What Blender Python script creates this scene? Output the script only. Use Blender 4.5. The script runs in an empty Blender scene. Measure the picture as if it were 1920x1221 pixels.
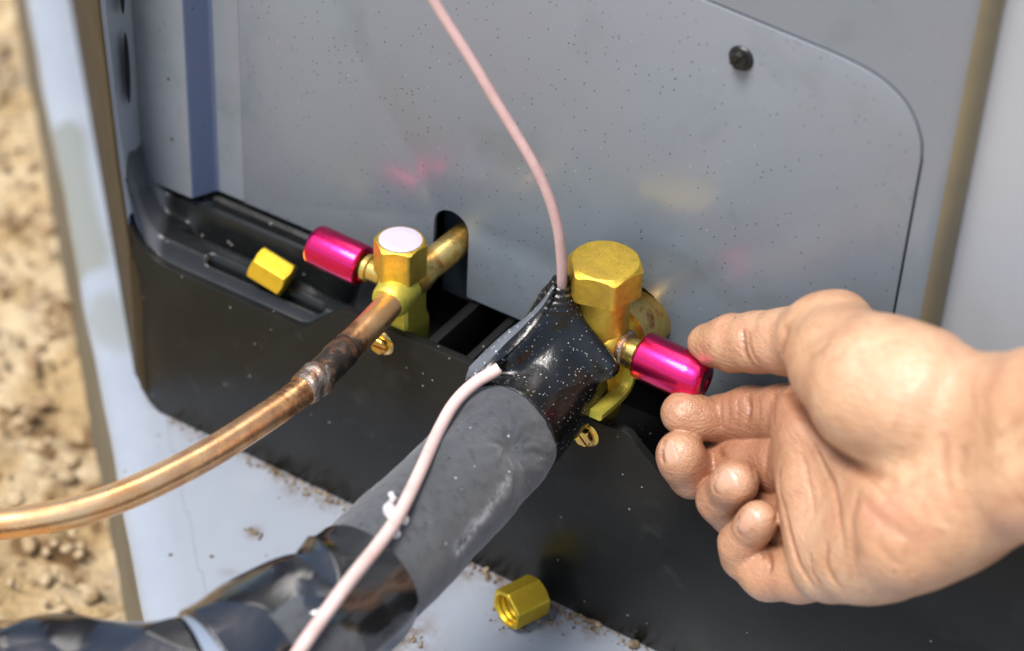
import bpy, bmesh, math, random
import numpy as np
from mathutils import Vector, Matrix, noise
from mathutils.bvhtree import BVHTree

random.seed(7)
S = bpy.context.scene
MM = 0.001

# ------------------------------------------------------------------ camera
# world: X along the unit's face, Y into the unit, Z up; millimetres in the code, metres in the scene
F_PX, CX, CY = 4320.0, 960.0, 610.5
ax = np.array([9000, -3850, 4320.0]); ax /= np.linalg.norm(ax)
az = np.array([310, 5576, 4320.0]); az -= ax * (az @ ax); az /= np.linalg.norm(az)
ay = np.cross(az, ax)
RW = np.stack([ax, ay, az], 1)                 # world -> camera


def ray(px, py):
    return RW.T @ np.array([(px - CX) / F_PX, -(py - CY) / F_PX, -1.0])


CAM = -ray(768, 1001) * 690.0


def at(px, py, axis, val):
    """the point of the plane axis=val seen at a pixel of the 1920 px wide photograph (mm)"""
    r = ray(px, py)
    return CAM + r * ((val - CAM[axis]) / r[axis])


cam_data = bpy.data.cameras.new('camera')
cam = bpy.data.objects.new('camera', cam_data)
S.collection.objects.link(cam)
cam.matrix_world = Matrix.Translation(Vector(CAM * MM)) @ Matrix([list(r) for r in RW.T]).to_4x4()
cam_data.sensor_width = 36.0
cam_data.lens = 36.0 * F_PX / 1920.0
cam_data.clip_start = 0.02
cam_data.clip_end = 500.0
cam_data.dof.use_dof = True
cam_data.dof.focus_distance = 0.615
cam_data.dof.aperture_fstop = 8.5
S.camera = cam

# ------------------------------------------------------------------ light
SUN_DIR = Vector((-0.12, -0.42, 0.95)).normalized()       # towards the sun
world = bpy.data.worlds.new('World')
S.world = world
world.use_nodes = True
wn = world.node_tree.nodes
sky = wn.new('ShaderNodeTexSky')
sky.sky_type = 'NISHITA'
sky.sun_disc = False
sky.sun_elevation = math.asin(SUN_DIR.z)
sky.sun_rotation = math.atan2(SUN_DIR.x, SUN_DIR.y)
sky.air_density = 1.4
sky.ozone_density = 3.5
sky.dust_density = 3.5
world.node_tree.links.new(sky.outputs[0], wn['Background'].inputs[0])
wn['Background'].inputs[1].default_value = 0.15
sun_d = bpy.data.lights.new('sun', 'SUN')
sun_d.energy = 3.3
sun_d.angle = math.radians(24)
sun_d.color = (1.0, 0.965, 0.92)
sun = bpy.data.objects.new('sun', sun_d)
S.collection.objects.link(sun)
sun.rotation_euler = SUN_DIR.to_track_quat('Z', 'Y').to_euler()
sun.location = (0, 0, 3)

S.view_settings.view_transform = 'Standard'
S.view_settings.look = 'None'
S.view_settings.gamma = 1.0
S.view_settings.use_curve_mapping = False
S.view_settings.exposure = 0.42
S.render.engine = 'CYCLES'
S.cycles.use_denoising = True
S.cycles.max_bounces = 8
S.cycles.caustics_reflective = False
S.cycles.caustics_refractive = False


# ------------------------------------------------------------------ materials
def mat(name, base, rough=0.5, metal=0.0, spec=0.5, coat=0.0, coat_rough=0.05, mottle=None, specks=(),
        bump=(), rough_var=None, sss=0.0, layers=(), sheen=0.0, aniso=0.0):
    """base colour, mottle=(scale, colour, lo, hi), specks=[(cell mm, radius mm, colour, share)],
    bump=[(kind, scale, strength mm)], layers=[(attribute, colour)] - all in object millimetres"""
    m = bpy.data.materials.new(name)
    m.use_nodes = True
    nt = m.node_tree
    N, L = nt.nodes, nt.links
    b = N['Principled BSDF']
    tc = N.new('ShaderNodeTexCoord')
    mp = N.new('ShaderNodeMapping')
    mp.inputs['Scale'].default_value = (1000, 1000, 1000)
    L.new(tc.outputs['Object'], mp.inputs['Vector'])
    V = mp.outputs['Vector']

    def math_(op, a, c, clamp=False):
        n = N.new('ShaderNodeMath'); n.operation = op; n.use_clamp = clamp
        for i, v in enumerate((a, c)):
            if isinstance(v, (int, float)): n.inputs[i].default_value = v
            else: L.new(v, n.inputs[i])
        return n.outputs[0]

    def noise_(scale, detail=4, rgh=0.55, dist=0.0):
        n = N.new('ShaderNodeTexNoise')
        n.inputs['Scale'].default_value = scale
        n.inputs['Detail'].default_value = detail
        n.inputs['Roughness'].default_value = rgh
        n.inputs['Distortion'].default_value = dist
        L.new(V, n.inputs['Vector'])
        return n.outputs['Fac']

    def rng(v, lo, hi):
        n = N.new('ShaderNodeMapRange'); n.clamp = True
        n.inputs[1].default_value = lo; n.inputs[2].default_value = hi
        L.new(v, n.inputs[0]); return n.outputs[0]

    def mix(fac, a, c):
        n = N.new('ShaderNodeMix'); n.data_type = 'RGBA'
        if isinstance(fac, (int, float)): n.inputs[0].default_value = fac
        else: L.new(fac, n.inputs[0])
        for i, v in ((6, a), (7, c)):
            if isinstance(v, tuple): n.inputs[i].default_value = (*v[:3], 1)
            else: L.new(v, n.inputs[i])
        return n.outputs[2]

    col = base
    for mt in (mottle or ()):
        sc, c2, lo, hi = mt[:4]
        col = mix(rng(noise_(sc, mt[4] if len(mt) > 4 else 5, 0.6, 0.4), lo, hi), col, c2)
    speck_sum = None
    for cell, rad, c2, share in specks:
        v = N.new('ShaderNodeTexVoronoi')
        v.inputs['Scale'].default_value = 1.0 / cell
        L.new(V, v.inputs['Vector'])
        sep = N.new('ShaderNodeSeparateColor')
        L.new(v.outputs['Color'], sep.inputs[0])
        size = math_('MULTIPLY', sep.outputs[1], rad / cell)
        inside = math_('LESS_THAN', v.outputs['Distance'], size)
        pick = math_('LESS_THAN', sep.outputs[0], share)
        clump = rng(noise_(0.02, 3), 0.35, 0.65)
        f = math_('MULTIPLY', math_('MULTIPLY', inside, pick), math_('ADD', clump, 0.25), True)
        f = math_('GREATER_THAN', f, 0.4)
        col = mix(f, col, c2)
        speck_sum = f
    for attr, c2 in layers:
        a = N.new('ShaderNodeAttribute'); a.attribute_name = attr
        f = a.outputs['Fac']
        if isinstance(c2, tuple) and len(c2) == 4:      # broken up by noise of scale c2[3]
            f = math_('MULTIPLY', f, rng(noise_(c2[3], 6, 0.7), 0.38, 0.6), True)
        col = mix(f, col, c2)
    if isinstance(col, tuple): b.inputs['Base Color'].default_value = (*col[:3], 1)
    else: L.new(col, b.inputs['Base Color'])
    if rough_var:
        sc, lo, hi = rough_var
        n = N.new('ShaderNodeMapRange')
        n.inputs[1].default_value = 0.3; n.inputs[2].default_value = 0.7
        n.inputs[3].default_value = lo; n.inputs[4].default_value = hi
        L.new(noise_(sc, 5, 0.6, 0.5), n.inputs[0])
        L.new(n.outputs[0], b.inputs['Roughness'])
    else:
        b.inputs['Roughness'].default_value = rough
    b.inputs['Metallic'].default_value = metal
    b.inputs['Specular IOR Level'].default_value = spec
    b.inputs['Coat Weight'].default_value = coat
    b.inputs['Coat Roughness'].default_value = coat_rough
    b.inputs['Anisotropic'].default_value = aniso
    if sheen:
        b.inputs['Sheen Weight'].default_value = sheen
        b.inputs['Sheen Roughness'].default_value = 0.5
    if sss:
        b.inputs['Subsurface Weight'].default_value = sss
        b.inputs['Subsurface Radius'].default_value = (1.0, 0.35, 0.18)
        b.inputs['Subsurface Scale'].default_value = 0.004
    nrm = None
    for bb in bump:
        kind, sc, st = bb[:3]
        if kind == 'voronoi':
            v = N.new('ShaderNodeTexVoronoi'); v.feature = 'DISTANCE_TO_EDGE'
            v.inputs['Scale'].default_value = sc
            if len(bb) > 3:
                m2 = N.new('ShaderNodeMapping'); m2.inputs['Scale'].default_value = bb[3]
                L.new(V, m2.inputs['Vector']); L.new(m2.outputs[0], v.inputs['Vector'])
            else: L.new(V, v.inputs['Vector'])
            h = rng(v.outputs['Distance'], 0.0, 0.25)
        elif kind == 'stretch':
            m2 = N.new('ShaderNodeMapping'); m2.inputs['Scale'].default_value = bb[3]
            if len(bb) > 4: m2.inputs['Rotation'].default_value = bb[4]
            L.new(V, m2.inputs['Vector'])
            n = N.new('ShaderNodeTexNoise'); n.inputs['Scale'].default_value = sc
            n.inputs['Detail'].default_value = 5; L.new(m2.outputs[0], n.inputs['Vector'])
            h = n.outputs['Fac']
        else:
            h = noise_(sc, 0 if kind == 'smooth' else 6, 0.5 if kind == 'smooth' else 0.6, 1.0 if kind == 'smooth' else 0.0)
        n = N.new('ShaderNodeBump')
        n.inputs['Distance'].default_value = st * MM
        n.inputs['Strength'].default_value = 1.0
        L.new(h, n.inputs['Height'])
        if nrm: L.new(nrm, n.inputs['Normal'])
        nrm = n.outputs[0]
    if nrm: L.new(nrm, b.inputs['Normal'])
    return m


M = {}
M['panel'] = mat('grey_painted_steel', (0.184, 0.216, 0.245), coat=0.25, coat_rough=0.16, spec=0.5,
                 rough_var=(0.012, 0.26, 0.40),
                 mottle=[(0.012, (0.19, 0.20, 0.228), 0.4, 0.65), (0.03, (0.148, 0.172, 0.188), 0.55, 0.75)],
                 specks=[(1.9, 0.28, (0.04, 0.04, 0.045), 0.5), (3.4, 0.24, (0.38, 0.39, 0.40), 0.3),
                         (6.0, 0.6, (0.025, 0.025, 0.03), 0.3)],
                 bump=[('noise', 0.02, 0.35), ('stretch', 0.5, 0.012, (1, 1, 0.06))])
M['panel_light'] = mat('light_grey_painted_steel', (0.36, 0.38, 0.41), coat=0.2, coat_rough=0.2, rough=0.4,
                       mottle=[(0.03, (0.34, 0.36, 0.38), 0.5, 0.75)])
M['sky_tint_step'] = mat('blue_grey_sky_tinted_steel', (0.085, 0.115, 0.20), rough=0.4, specks=[(3, 0.4, (0.03, 0.03, 0.04), 0.4)])  # sky reflection on the angled step, painted in as a darker blue
M['tan_edge'] = mat('tan_panel_edge', (0.22, 0.185, 0.11), rough=0.5, mottle=[(0.03, (0.17, 0.145, 0.10), 0.4, 0.7)])  # tan faces at the panel's left edge and right bend
M['chamfer'] = mat('weathered_brown_side_steel', (0.040, 0.029, 0.015), rough_var=(0.05, 0.5, 0.7), spec=0.15,
                   mottle=[(0.04, (0.052, 0.038, 0.022), 0.45, 0.7), (0.15, (0.2, 0.12, 0.04), 0.66, 0.74)])
M['plastic'] = mat('black_moulded_plastic', (0.0085, 0.009, 0.0085), spec=0.26, rough_var=(0.05, 0.22, 0.42),
                   mottle=[(0.03, (0.013, 0.013, 0.012), 0.45, 0.7), (0.11, (0.026, 0.027, 0.026), 0.60, 0.85)],
                   specks=[(3.0, 0.32, (0.25, 0.25, 0.24), 0.3), (7.0, 0.6, (0.20, 0.18, 0.15), 0.25)],
                   bump=[('noise', 0.03, 0.25), ('noise', 1.2, 0.012)])
M['tray'] = mat('dusty_sheened_black_tray_plastic', (0.008, 0.009, 0.009), spec=0.35, rough_var=(0.08, 0.2, 0.36),
                mottle=[(0.06, (0.015, 0.016, 0.017), 0.5, 0.75)], layers=[('dust_sheen', (0.10, 0.105, 0.115))],  # grey layer paints in the sky's sheen together with dust
                specks=[(3.5, 0.40, (0.32, 0.30, 0.27), 0.35), (7.0, 0.7, (0.3, 0.25, 0.16), 0.2)])
M['dark'] = mat('matt_black_plastic', (0.004, 0.004, 0.004), rough=0.6, spec=0.25,
                specks=[(2.2, 0.4, (0.3, 0.3, 0.32), 0.5)])
M['slot'] = mat('dark_slate_metal', (0.035, 0.045, 0.055), rough=0.35)
M['base'] = mat('pale_blue_painted_base', (0.265, 0.292, 0.335), coat=0.2, coat_rough=0.2, rough_var=(0.05, 0.3, 0.5),
                mottle=[(0.03, (0.29, 0.315, 0.35), 0.45, 0.7), (0.25, (0.25, 0.27, 0.29), 0.66, 0.74)],
                specks=[(6, 0.8, (0.12, 0.10, 0.09), 0.3)],
                layers=[('dirt', (0.13, 0.085, 0.05, 0.22)), ('worn', (0.20, 0.21, 0.19))])
M['base_side'] = mat('soil_stained_base_side', (0.15, 0.125, 0.08), rough=0.8,
                     mottle=[(0.03, (0.12, 0.095, 0.055), 0.4, 0.65)])
M['soil'] = mat('dry_sandy_soil', (0.42, 0.30, 0.155), rough=0.95, spec=0.2,
                mottle=[(0.035, (0.58, 0.46, 0.29), 0.42, 0.62), (0.06, (0.17, 0.10, 0.045), 0.52, 0.64),
                        (0.02, (0.36, 0.29, 0.20), 0.56, 0.66)], bump=[('noise', 0.12, 4.0), ('noise', 0.6, 1.0)])
M['pebble'] = mat('pale_soil_lump', (0.46, 0.35, 0.21), rough=0.9, mottle=[(0.04, (0.32, 0.21, 0.11), 0.45, 0.6)],
                  bump=[('noise', 0.3, 1.5)])
M['crumb'] = mat('brown_dirt', (0.11, 0.075, 0.045), rough=0.95, mottle=[(0.3, (0.3, 0.23, 0.15), 0.45, 0.65)])
M['brass_cap'] = mat('sandblasted_golden_brass', (0.76, 0.515, 0.07), metal=0.88, rough_var=(0.3, 0.34, 0.48),
                     mottle=[(0.5, (0.60, 0.40, 0.055), 0.42, 0.68), (0.09, (0.62, 0.40, 0.07), 0.5, 0.7)], bump=[('noise', 2.2, 0.13)],
                     specks=[(1.6, 0.22, (0.22, 0.13, 0.02), 0.4)])
M['brass_body'] = mat('greenish_cast_brass', (0.64, 0.56, 0.08), metal=0.65, rough=0.45,
                      mottle=[(0.25, (0.46, 0.45, 0.06), 0.4, 0.7), (0.12, (0.72, 0.52, 0.09), 0.5, 0.75)],
                      bump=[('noise', 1.5, 0.12)], specks=[(1.8, 0.25, (0.12, 0.1, 0.03), 0.3)])
M['brass_bright'] = mat('bright_yellow_brass', (0.82, 0.56, 0.045), metal=0.8, rough_var=(0.3, 0.3, 0.45),
                        mottle=[(0.3, (0.68, 0.47, 0.03), 0.45, 0.7), (0.8, (0.4, 0.3, 0.04), 0.66, 0.75)],
                        bump=[('noise', 1.5, 0.05)])
M['brass_port'] = mat('machined_pale_brass', (0.72, 0.53, 0.16), metal=0.9, rough=0.27,
                      mottle=[(0.3, (0.6, 0.42, 0.08), 0.5, 0.7)])
M['zinc'] = mat('yellow_zinc_plating', (0.72, 0.47, 0.09), metal=1.0, rough=0.16,
                mottle=[(0.35, (0.55, 0.36, 0.16), 0.45, 0.6)], bump=[('noise', 0.6, 0.12)])
M['blackscrew'] = mat('black_oxide_steel', (0.012, 0.014, 0.013), metal=0.2, rough=0.32, bump=[('noise', 0.9, 0.15)])
M['pink'] = mat('pink_anodised_aluminium', (0.80, 0.014, 0.145), metal=1.0, rough=0.24,
                coat=0.35, coat_rough=0.08, mottle=[(0.4, (0.68, 0.012, 0.11), 0.55, 0.8)], bump=[('noise', 0.5, 0.03)])
M['white'] = mat('white_cap_disc', (0.52, 0.46, 0.57), rough=0.5, mottle=[(1.2, (0.47, 0.42, 0.53), 0.45, 0.65)])
M['copper'] = mat('bent_copper_tube', (1.0, 0.60, 0.29), metal=0.88, rough_var=(0.12, 0.24, 0.33),
                  mottle=[(0.10, (0.98, 0.47, 0.18), 0.45, 0.65)],
                  layers=[('heat', (0.98, 0.60, 0.09)), ('heat2', (0.30, 0.12, 0.05, 0.22)),
                          ('soot', (0.045, 0.038, 0.035)), ('purple', (0.42, 0.20, 0.14, 0.16))],
                  bump=[('noise', 0.5, 0.06)])
M['braze'] = mat('silver_brazing_bead', (0.42, 0.35, 0.29), metal=0.9, rough_var=(0.5, 0.2, 0.45),
                 mottle=[(0.25, (0.36, 0.17, 0.09), 0.48, 0.62), (0.4, (0.10, 0.08, 0.07), 0.6, 0.7)],
                 bump=[('noise', 0.5, 0.5)])
M['copper_old'] = mat('heat_stained_copper', (0.72, 0.40, 0.08), metal=0.9, rough_var=(0.2, 0.2, 0.42),
                      mottle=[(0.12, (0.76, 0.56, 0.20), 0.42, 0.58), (0.16, (0.36, 0.13, 0.04), 0.56, 0.68)],
                      bump=[('noise', 0.8, 0.08)])
M['foam'] = mat('charcoal_rubber_foam', (0.052, 0.057, 0.063), rough=0.75, spec=0.3, sheen=0.35,
                mottle=[(0.05, (0.078, 0.083, 0.09), 0.42, 0.7), (0.5, (0.032, 0.035, 0.039), 0.52, 0.72)],
                specks=[(2.6, 0.32, (0.40, 0.41, 0.43), 0.4), (4, 0.6, (0.02, 0.02, 0.02), 0.3)],
                layers=[('scuff', (0.42, 0.44, 0.46, 0.35))],
                bump=[('noise', 1.8, 0.22), ('noise', 0.25, 0.3)])
M['tape'] = mat('glossy_black_electrical_tape', (0.006, 0.006, 0.006), rough=0.2, spec=0.45,
                specks=[(0.7, 0.15, (0.50, 0.49, 0.48), 0.6), (1.6, 0.24, (0.45, 0.44, 0.42), 0.4)],
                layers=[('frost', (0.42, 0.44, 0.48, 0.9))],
                bump=[('noise', 0.09, 0.5), ('noise', 0.6, 0.03)])
M['vinyl'] = mat('glossy_black_vinyl_wrap', (0.008, 0.008, 0.009), rough=0.11, spec=0.9, coat=0.5, coat_rough=0.03,
                 bump=[('smooth', 0.028, 5.0), ('stretch', 0.16, 0.5, (1, 0.3, 1))])
M['vinyl_grey'] = mat('grey_blue_vinyl_band', (0.20, 0.24, 0.30), rough=0.4)
M['pinkwire'] = mat('dull_pink_cable_jacket', (0.55, 0.37, 0.352), rough=0.4, spec=0.4, sss=0.1,
                    mottle=[(0.15, (0.47, 0.30, 0.28), 0.45, 0.7)], bump=[('noise', 0.8, 0.05)])
M['palewire'] = mat('pale_pink_cable_jacket', (0.66, 0.50, 0.46), rough=0.42, spec=0.4, sss=0.1,
                    mottle=[(0.12, (0.62, 0.40, 0.36), 0.5, 0.7)], bump=[('noise', 0.8, 0.05)])
M['putty'] = mat('white_sealant', (0.55, 0.52, 0.52), rough=0.6, bump=[('noise', 1.2, 0.2)])
M['skin'] = mat('tanned_skin', (0.53, 0.295, 0.165), rough_var=(0.25, 0.28, 0.40), spec=0.55, sss=0.12, coat=0.2, coat_rough=0.5,
                mottle=[(0.03, (0.50, 0.235, 0.14), 0.48, 0.66), (0.06, (0.60, 0.37, 0.215), 0.46, 0.66), (0.25, (0.41, 0.20, 0.10), 0.5, 0.8)],
                layers=[('red_shade', (0.30, 0.125, 0.068)), ('pale', (0.66, 0.42, 0.28)), ('crease', (0.20, 0.07, 0.028))],
                specks=[(6, 0.5, (0.10, 0.05, 0.03), 0.3)],
                bump=[('voronoi', 1.0, 0.07), ('stretch', 0.8, 0.34, (0.35, 1, 1.3), (0.3, 0.5, 0)), ('noise', 0.28, 0.18)])
M['nail'] = mat('fingernail', (0.54, 0.30, 0.20), rough=0.28, spec=0.5, sss=0.2, coat=0.3, coat_rough=0.2,
                layers=[('edge', (0.54, 0.39, 0.28))], bump=[('noise', 0.8, 0.05)])


# ------------------------------------------------------------------ object helpers
ROOT_AT = {}


def tag(o, label=None, cat=None, group=None, kind=None):
    if label: o['label'] = label
    if cat: o['category'] = cat
    if group: o['group'] = group
    if kind: o['kind'] = kind
    return o


def thing(name, loc, label, cat, group=None):
    o = bpy.data.objects.new(name, None)
    o.empty_display_size = 0.01
    o.location = [c * MM for c in loc]
    S.collection.objects.link(o)
    ROOT_AT[o] = np.array(loc, float)
    return tag(o, label, cat, group)


def link(name, verts, faces, material, parent=None, smooth=None, attrs=None, extra_mats=None, face_mats=None):
    """verts in world mm; the object's own origin sits at its thing's base"""
    v = np.asarray(verts, float)
    org = ROOT_AT.get(parent, np.zeros(3)) if parent else np.zeros(3)
    me = bpy.data.meshes.new(name)
    if isinstance(faces, np.ndarray): faces = faces.tolist()
    me.from_pydata(((v - org) * MM).tolist(), [], faces)
    me.materials.append(material)
    for m_ in (extra_mats or ()): me.materials.append(m_)
    if face_mats is not None: me.polygons.foreach_set('material_index', face_mats)
    for k, a in (attrs or {}).items():
        at_ = me.attributes.new(k, 'FLOAT', 'POINT')
        at_.data.foreach_set('value', np.asarray(a, np.float32))
    me.update()
    if smooth is not None:
        me.polygons.foreach_set('use_smooth', [True] * len(me.polygons))
        if smooth < 179: me.set_sharp_from_angle(angle=math.radians(smooth))
    o = bpy.data.objects.new(name, me)
    S.collection.objects.link(o)
    if parent:
        o.parent = parent
        ROOT_AT[o] = org
    return o


def sub(name, verts, faces, material, part, **k):
    """a sub-part: the part's origin is its thing's origin already"""
    return link(name, verts, faces, material, part, **k)


def from_bm(name, bm, material, parent=None, smooth=30, attrs=None):
    bm.verts.index_update()
    v = [tuple(x.co) for x in bm.verts]
    f = [[q.index for q in p.verts] for p in bm.faces]
    bm.free()
    return link(name, v, f, material, parent, smooth, attrs)


def frame(d, up=(0, 0, 1)):
    d = np.array(d, float); d /= np.linalg.norm(d)
    u = np.array(up, float)
    if abs(u @ d) > 0.95: u = np.array((0, 1.0, 0))
    a = np.cross(u, d); a /= np.linalg.norm(a)
    return a, np.cross(d, a), d


def rings(loops, close=True, cap=(True, True)):
    """faces between successive equal-length loops"""
    n = len(loops[0]); V = np.concatenate(loops); Fc = []
    for i in range(len(loops) - 1):
        for j in range(n if close else n - 1):
            k = (j + 1) % n
            Fc.append([i * n + j, i * n + k, (i + 1) * n + k, (i + 1) * n + j])
    if cap[0]: Fc.append(list(range(n))[::-1])
    if cap[1]: Fc.append([(len(loops) - 1) * n + j for j in range(n)])
    return V, Fc


def lathe(profile, origin, d, n=64, cap=(True, True), shape=None, phase=0.0):
    """profile = [(radius, height)], optional shape(radius, angle) for hexagons"""
    a, b, c = frame(d); o = np.array(origin, float)
    th = np.arange(n) * 2 * math.pi / n + phase
    out = []
    for r, h in profile:
        rr = np.array([shape(r, t - phase) if shape else r for t in th])
        hh = np.full(n, h) if not callable(h) else np.array([h(q) for q in rr])
        out.append(o + np.outer(rr * np.cos(th), a) + np.outer(rr * np.sin(th), b) + np.outer(hh, c))
    return rings(out, True, cap)


def hexr(apothem):
    def f(t):
        q = (t % (math.pi / 3)) - math.pi / 6
        return apothem / math.cos(q)
    return f


def hex_solid(origin, d, apothem, h, phase=0.0, cham=0.45, bore=0.0, bore_depth=0.0, both=False, n=96, round_=0.0):
    """hexagonal nut or cap standing on origin along d, corners chamfered by a 30 degree cone; optional bore at its foot"""
    a, b, c = frame(d); o = np.array(origin, float)
    th = np.arange(n) * 2 * math.pi / n
    hr = hexr(apothem)
    R = np.array([hr(t) for t in th])
    R = np.minimum(R, apothem * 1.125)
    rc = apothem * 0.965
    ca, sa = np.cos(th + phase), np.sin(th + phase)

    def loop(r, hgt):
        r = np.broadcast_to(r, (n,)); hgt = np.broadcast_to(hgt, (n,))
        return o + np.outer(r * ca, a) + np.outer(r * sa, b) + np.outer(hgt, c)
    drop = np.maximum(0, R - rc) * cham
    L = []
    if bore:
        L += [loop(bore * 0.2, bore_depth), loop(bore, bore_depth)]
        k = 9
        for i in range(k):                                   # screw thread inside
            z0 = bore_depth * (1 - (i + 0.5) / (k + 0.5))
            L += [loop(bore + (0.25 if i % 2 else -0.1), z0)]
        L += [loop(bore + 0.3, 0.0)]
    else:
        L += [loop(rc * 0.5, 0.0)]
    if both:
        L += [loop(rc, 0.0), loop(R, drop)]
    else:
        L += [loop(R * 0.97, 0.0), loop(R, 0.3)]
    L += [loop(R, h - drop - round_), loop(R - 0.12, h - drop + 0.08)]
    L += [loop(rc, h), loop(rc * 0.97, h + 0.02), loop(rc * 0.5, h + 0.02)]
    return rings(L, True, (True, True))


def catmull(P, n=12):
    P = np.asarray(P, float)
    Q = np.vstack([2 * P[0] - P[1], P, 2 * P[-1] - P[-2]]); out = []
    for i in range(1, len(Q) - 2):
        for t in np.arange(n) / n:
            a, b, c, d = Q[i - 1:i + 3]
            out.append(0.5 * (2 * b + (c - a) * t + (2 * a - 5 * b + 4 * c - d) * t * t + (3 * b - a - 3 * c + d) * t ** 3))
    out.append(Q[-2])
    return np.array(out)


def tube(path, radius, n=24, cap=(True, True), disp=None):
    """tube along a dense path with parallel transport; radius number or array; disp(i, s, angle) adds to the radius"""
    P = np.asarray(path, float)
    T = np.gradient(P, axis=0); T /= np.linalg.norm(T, axis=1)[:, None]
    a, b, _ = frame(T[0])
    s = np.concatenate([[0], np.cumsum(np.linalg.norm(np.diff(P, axis=0), axis=1))])
    R = np.broadcast_to(radius, (len(P),))
    th = np.arange(n) * 2 * math.pi / n
    L = []
    for i in range(len(P)):
        a = a - T[i] * (a @ T[i]); a /= np.linalg.norm(a); b = np.cross(T[i], a)
        r = R[i] + (np.array([disp(i, s[i], t) for t in th]) if disp else np.zeros(n))
        L.append(P[i] + np.outer(r * np.cos(th), a) + np.outer(r * np.sin(th), b))
    return (*rings(L, True, cap), s)


def box(x0, x1, y0, y1, z0, z1, bev=0.0):
    bm = bmesh.new()
    bmesh.ops.create_cube(bm, size=1)
    for v in bm.verts:
        v.co = Vector(((x0 + x1) / 2 + v.co.x * (x1 - x0), (y0 + y1) / 2 + v.co.y * (y1 - y0), (z0 + z1) / 2 + v.co.z * (z1 - z0)))
    if bev: bmesh.ops.bevel(bm, geom=bm.edges[:], offset=bev, segments=2, affect='EDGES', profile=0.5)
    return bm


def join(*vf):
    V, Fc, k = [], [], 0
    for v, f in vf:
        V.append(np.asarray(v)); Fc += [[i + k for i in q] for q in f]; k += len(v)
    return np.concatenate(V), Fc


def bmvf(bm):
    bm.verts.index_update()
    r = np.array([tuple(v.co) for v in bm.verts]), [[q.index for q in p.verts] for p in bm.faces]
    bm.free(); return r


def plate(outline, thick, plane='xz', level=0.0, bev=0.0, holes=()):
    """a sheet cut to an outline in a vertical plane, front at y=level, thick towards +Y"""
    bm = bmesh.new()
    vs = [bm.verts.new((x, level, z)) for x, z in outline]
    edges = [bm.edges.new((vs[i], vs[(i + 1) % len(vs)])) for i in range(len(vs))]
    bmesh.ops.triangle_fill(bm, edges=edges, use_beauty=True, normal=(0, -1, 0))
    for f in bm.faces:
        if f.normal.y > 0: f.normal_flip()
    front = bm.faces[:]
    r = bmesh.ops.extrude_face_region(bm, geom=front)
    nv = [g for g in r['geom'] if isinstance(g, bmesh.types.BMVert)]
    # the extruded copy becomes the front, the first faces the back
    for v in vs: v.co.y = level + thick
    bmesh.ops.recalc_face_normals(bm, faces=bm.faces[:])
    if bev:
        es = [e for e in bm.edges if len(e.link_faces) == 2 and abs(e.verts[0].co.y - level) < 1e-4 and abs(e.verts[1].co.y - level) < 1e-4
              and e.calc_face_angle(0) > 0.8]
        bmesh.ops.bevel(bm, geom=es, offset=bev, segments=2, affect='EDGES', profile=0.5)
    return bm


def arc(cx, cz, r, a0, a1, n=10, rz=None):
    return [(cx + r * math.cos(math.radians(a0 + (a1 - a0) * i / n)), cz + (rz or r) * math.sin(math.radians(a0 + (a1 - a0) * i / n))) for i in range(n + 1)]


# ------------------------------------------------------------------ signed distance surfaces (for soft shapes)
def smin(a, b, k):
    h = np.maximum(k - np.abs(a - b), 0) / k
    return np.minimum(a, b) - h * h * k * 0.25


def cone(p, a, b, ra, rb):
    a = np.asarray(a, float); b = np.asarray(b, float)
    ab = b - a
    t = np.clip(((p - a) @ ab) / (ab @ ab), 0, 1)
    return np.linalg.norm(p - a - t[:, None] * ab, axis=1) - (ra + (rb - ra) * t)


def ellipsoid(p, c, r, rot=None):
    q = p - np.asarray(c, float)
    if rot is not None: q = q @ rot
    r = np.asarray(r, float)
    k0 = np.linalg.norm(q / r, axis=1); k1 = np.linalg.norm(q / (r * r), axis=1) + 1e-9
    return k0 * (k0 - 1) / k1


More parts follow.
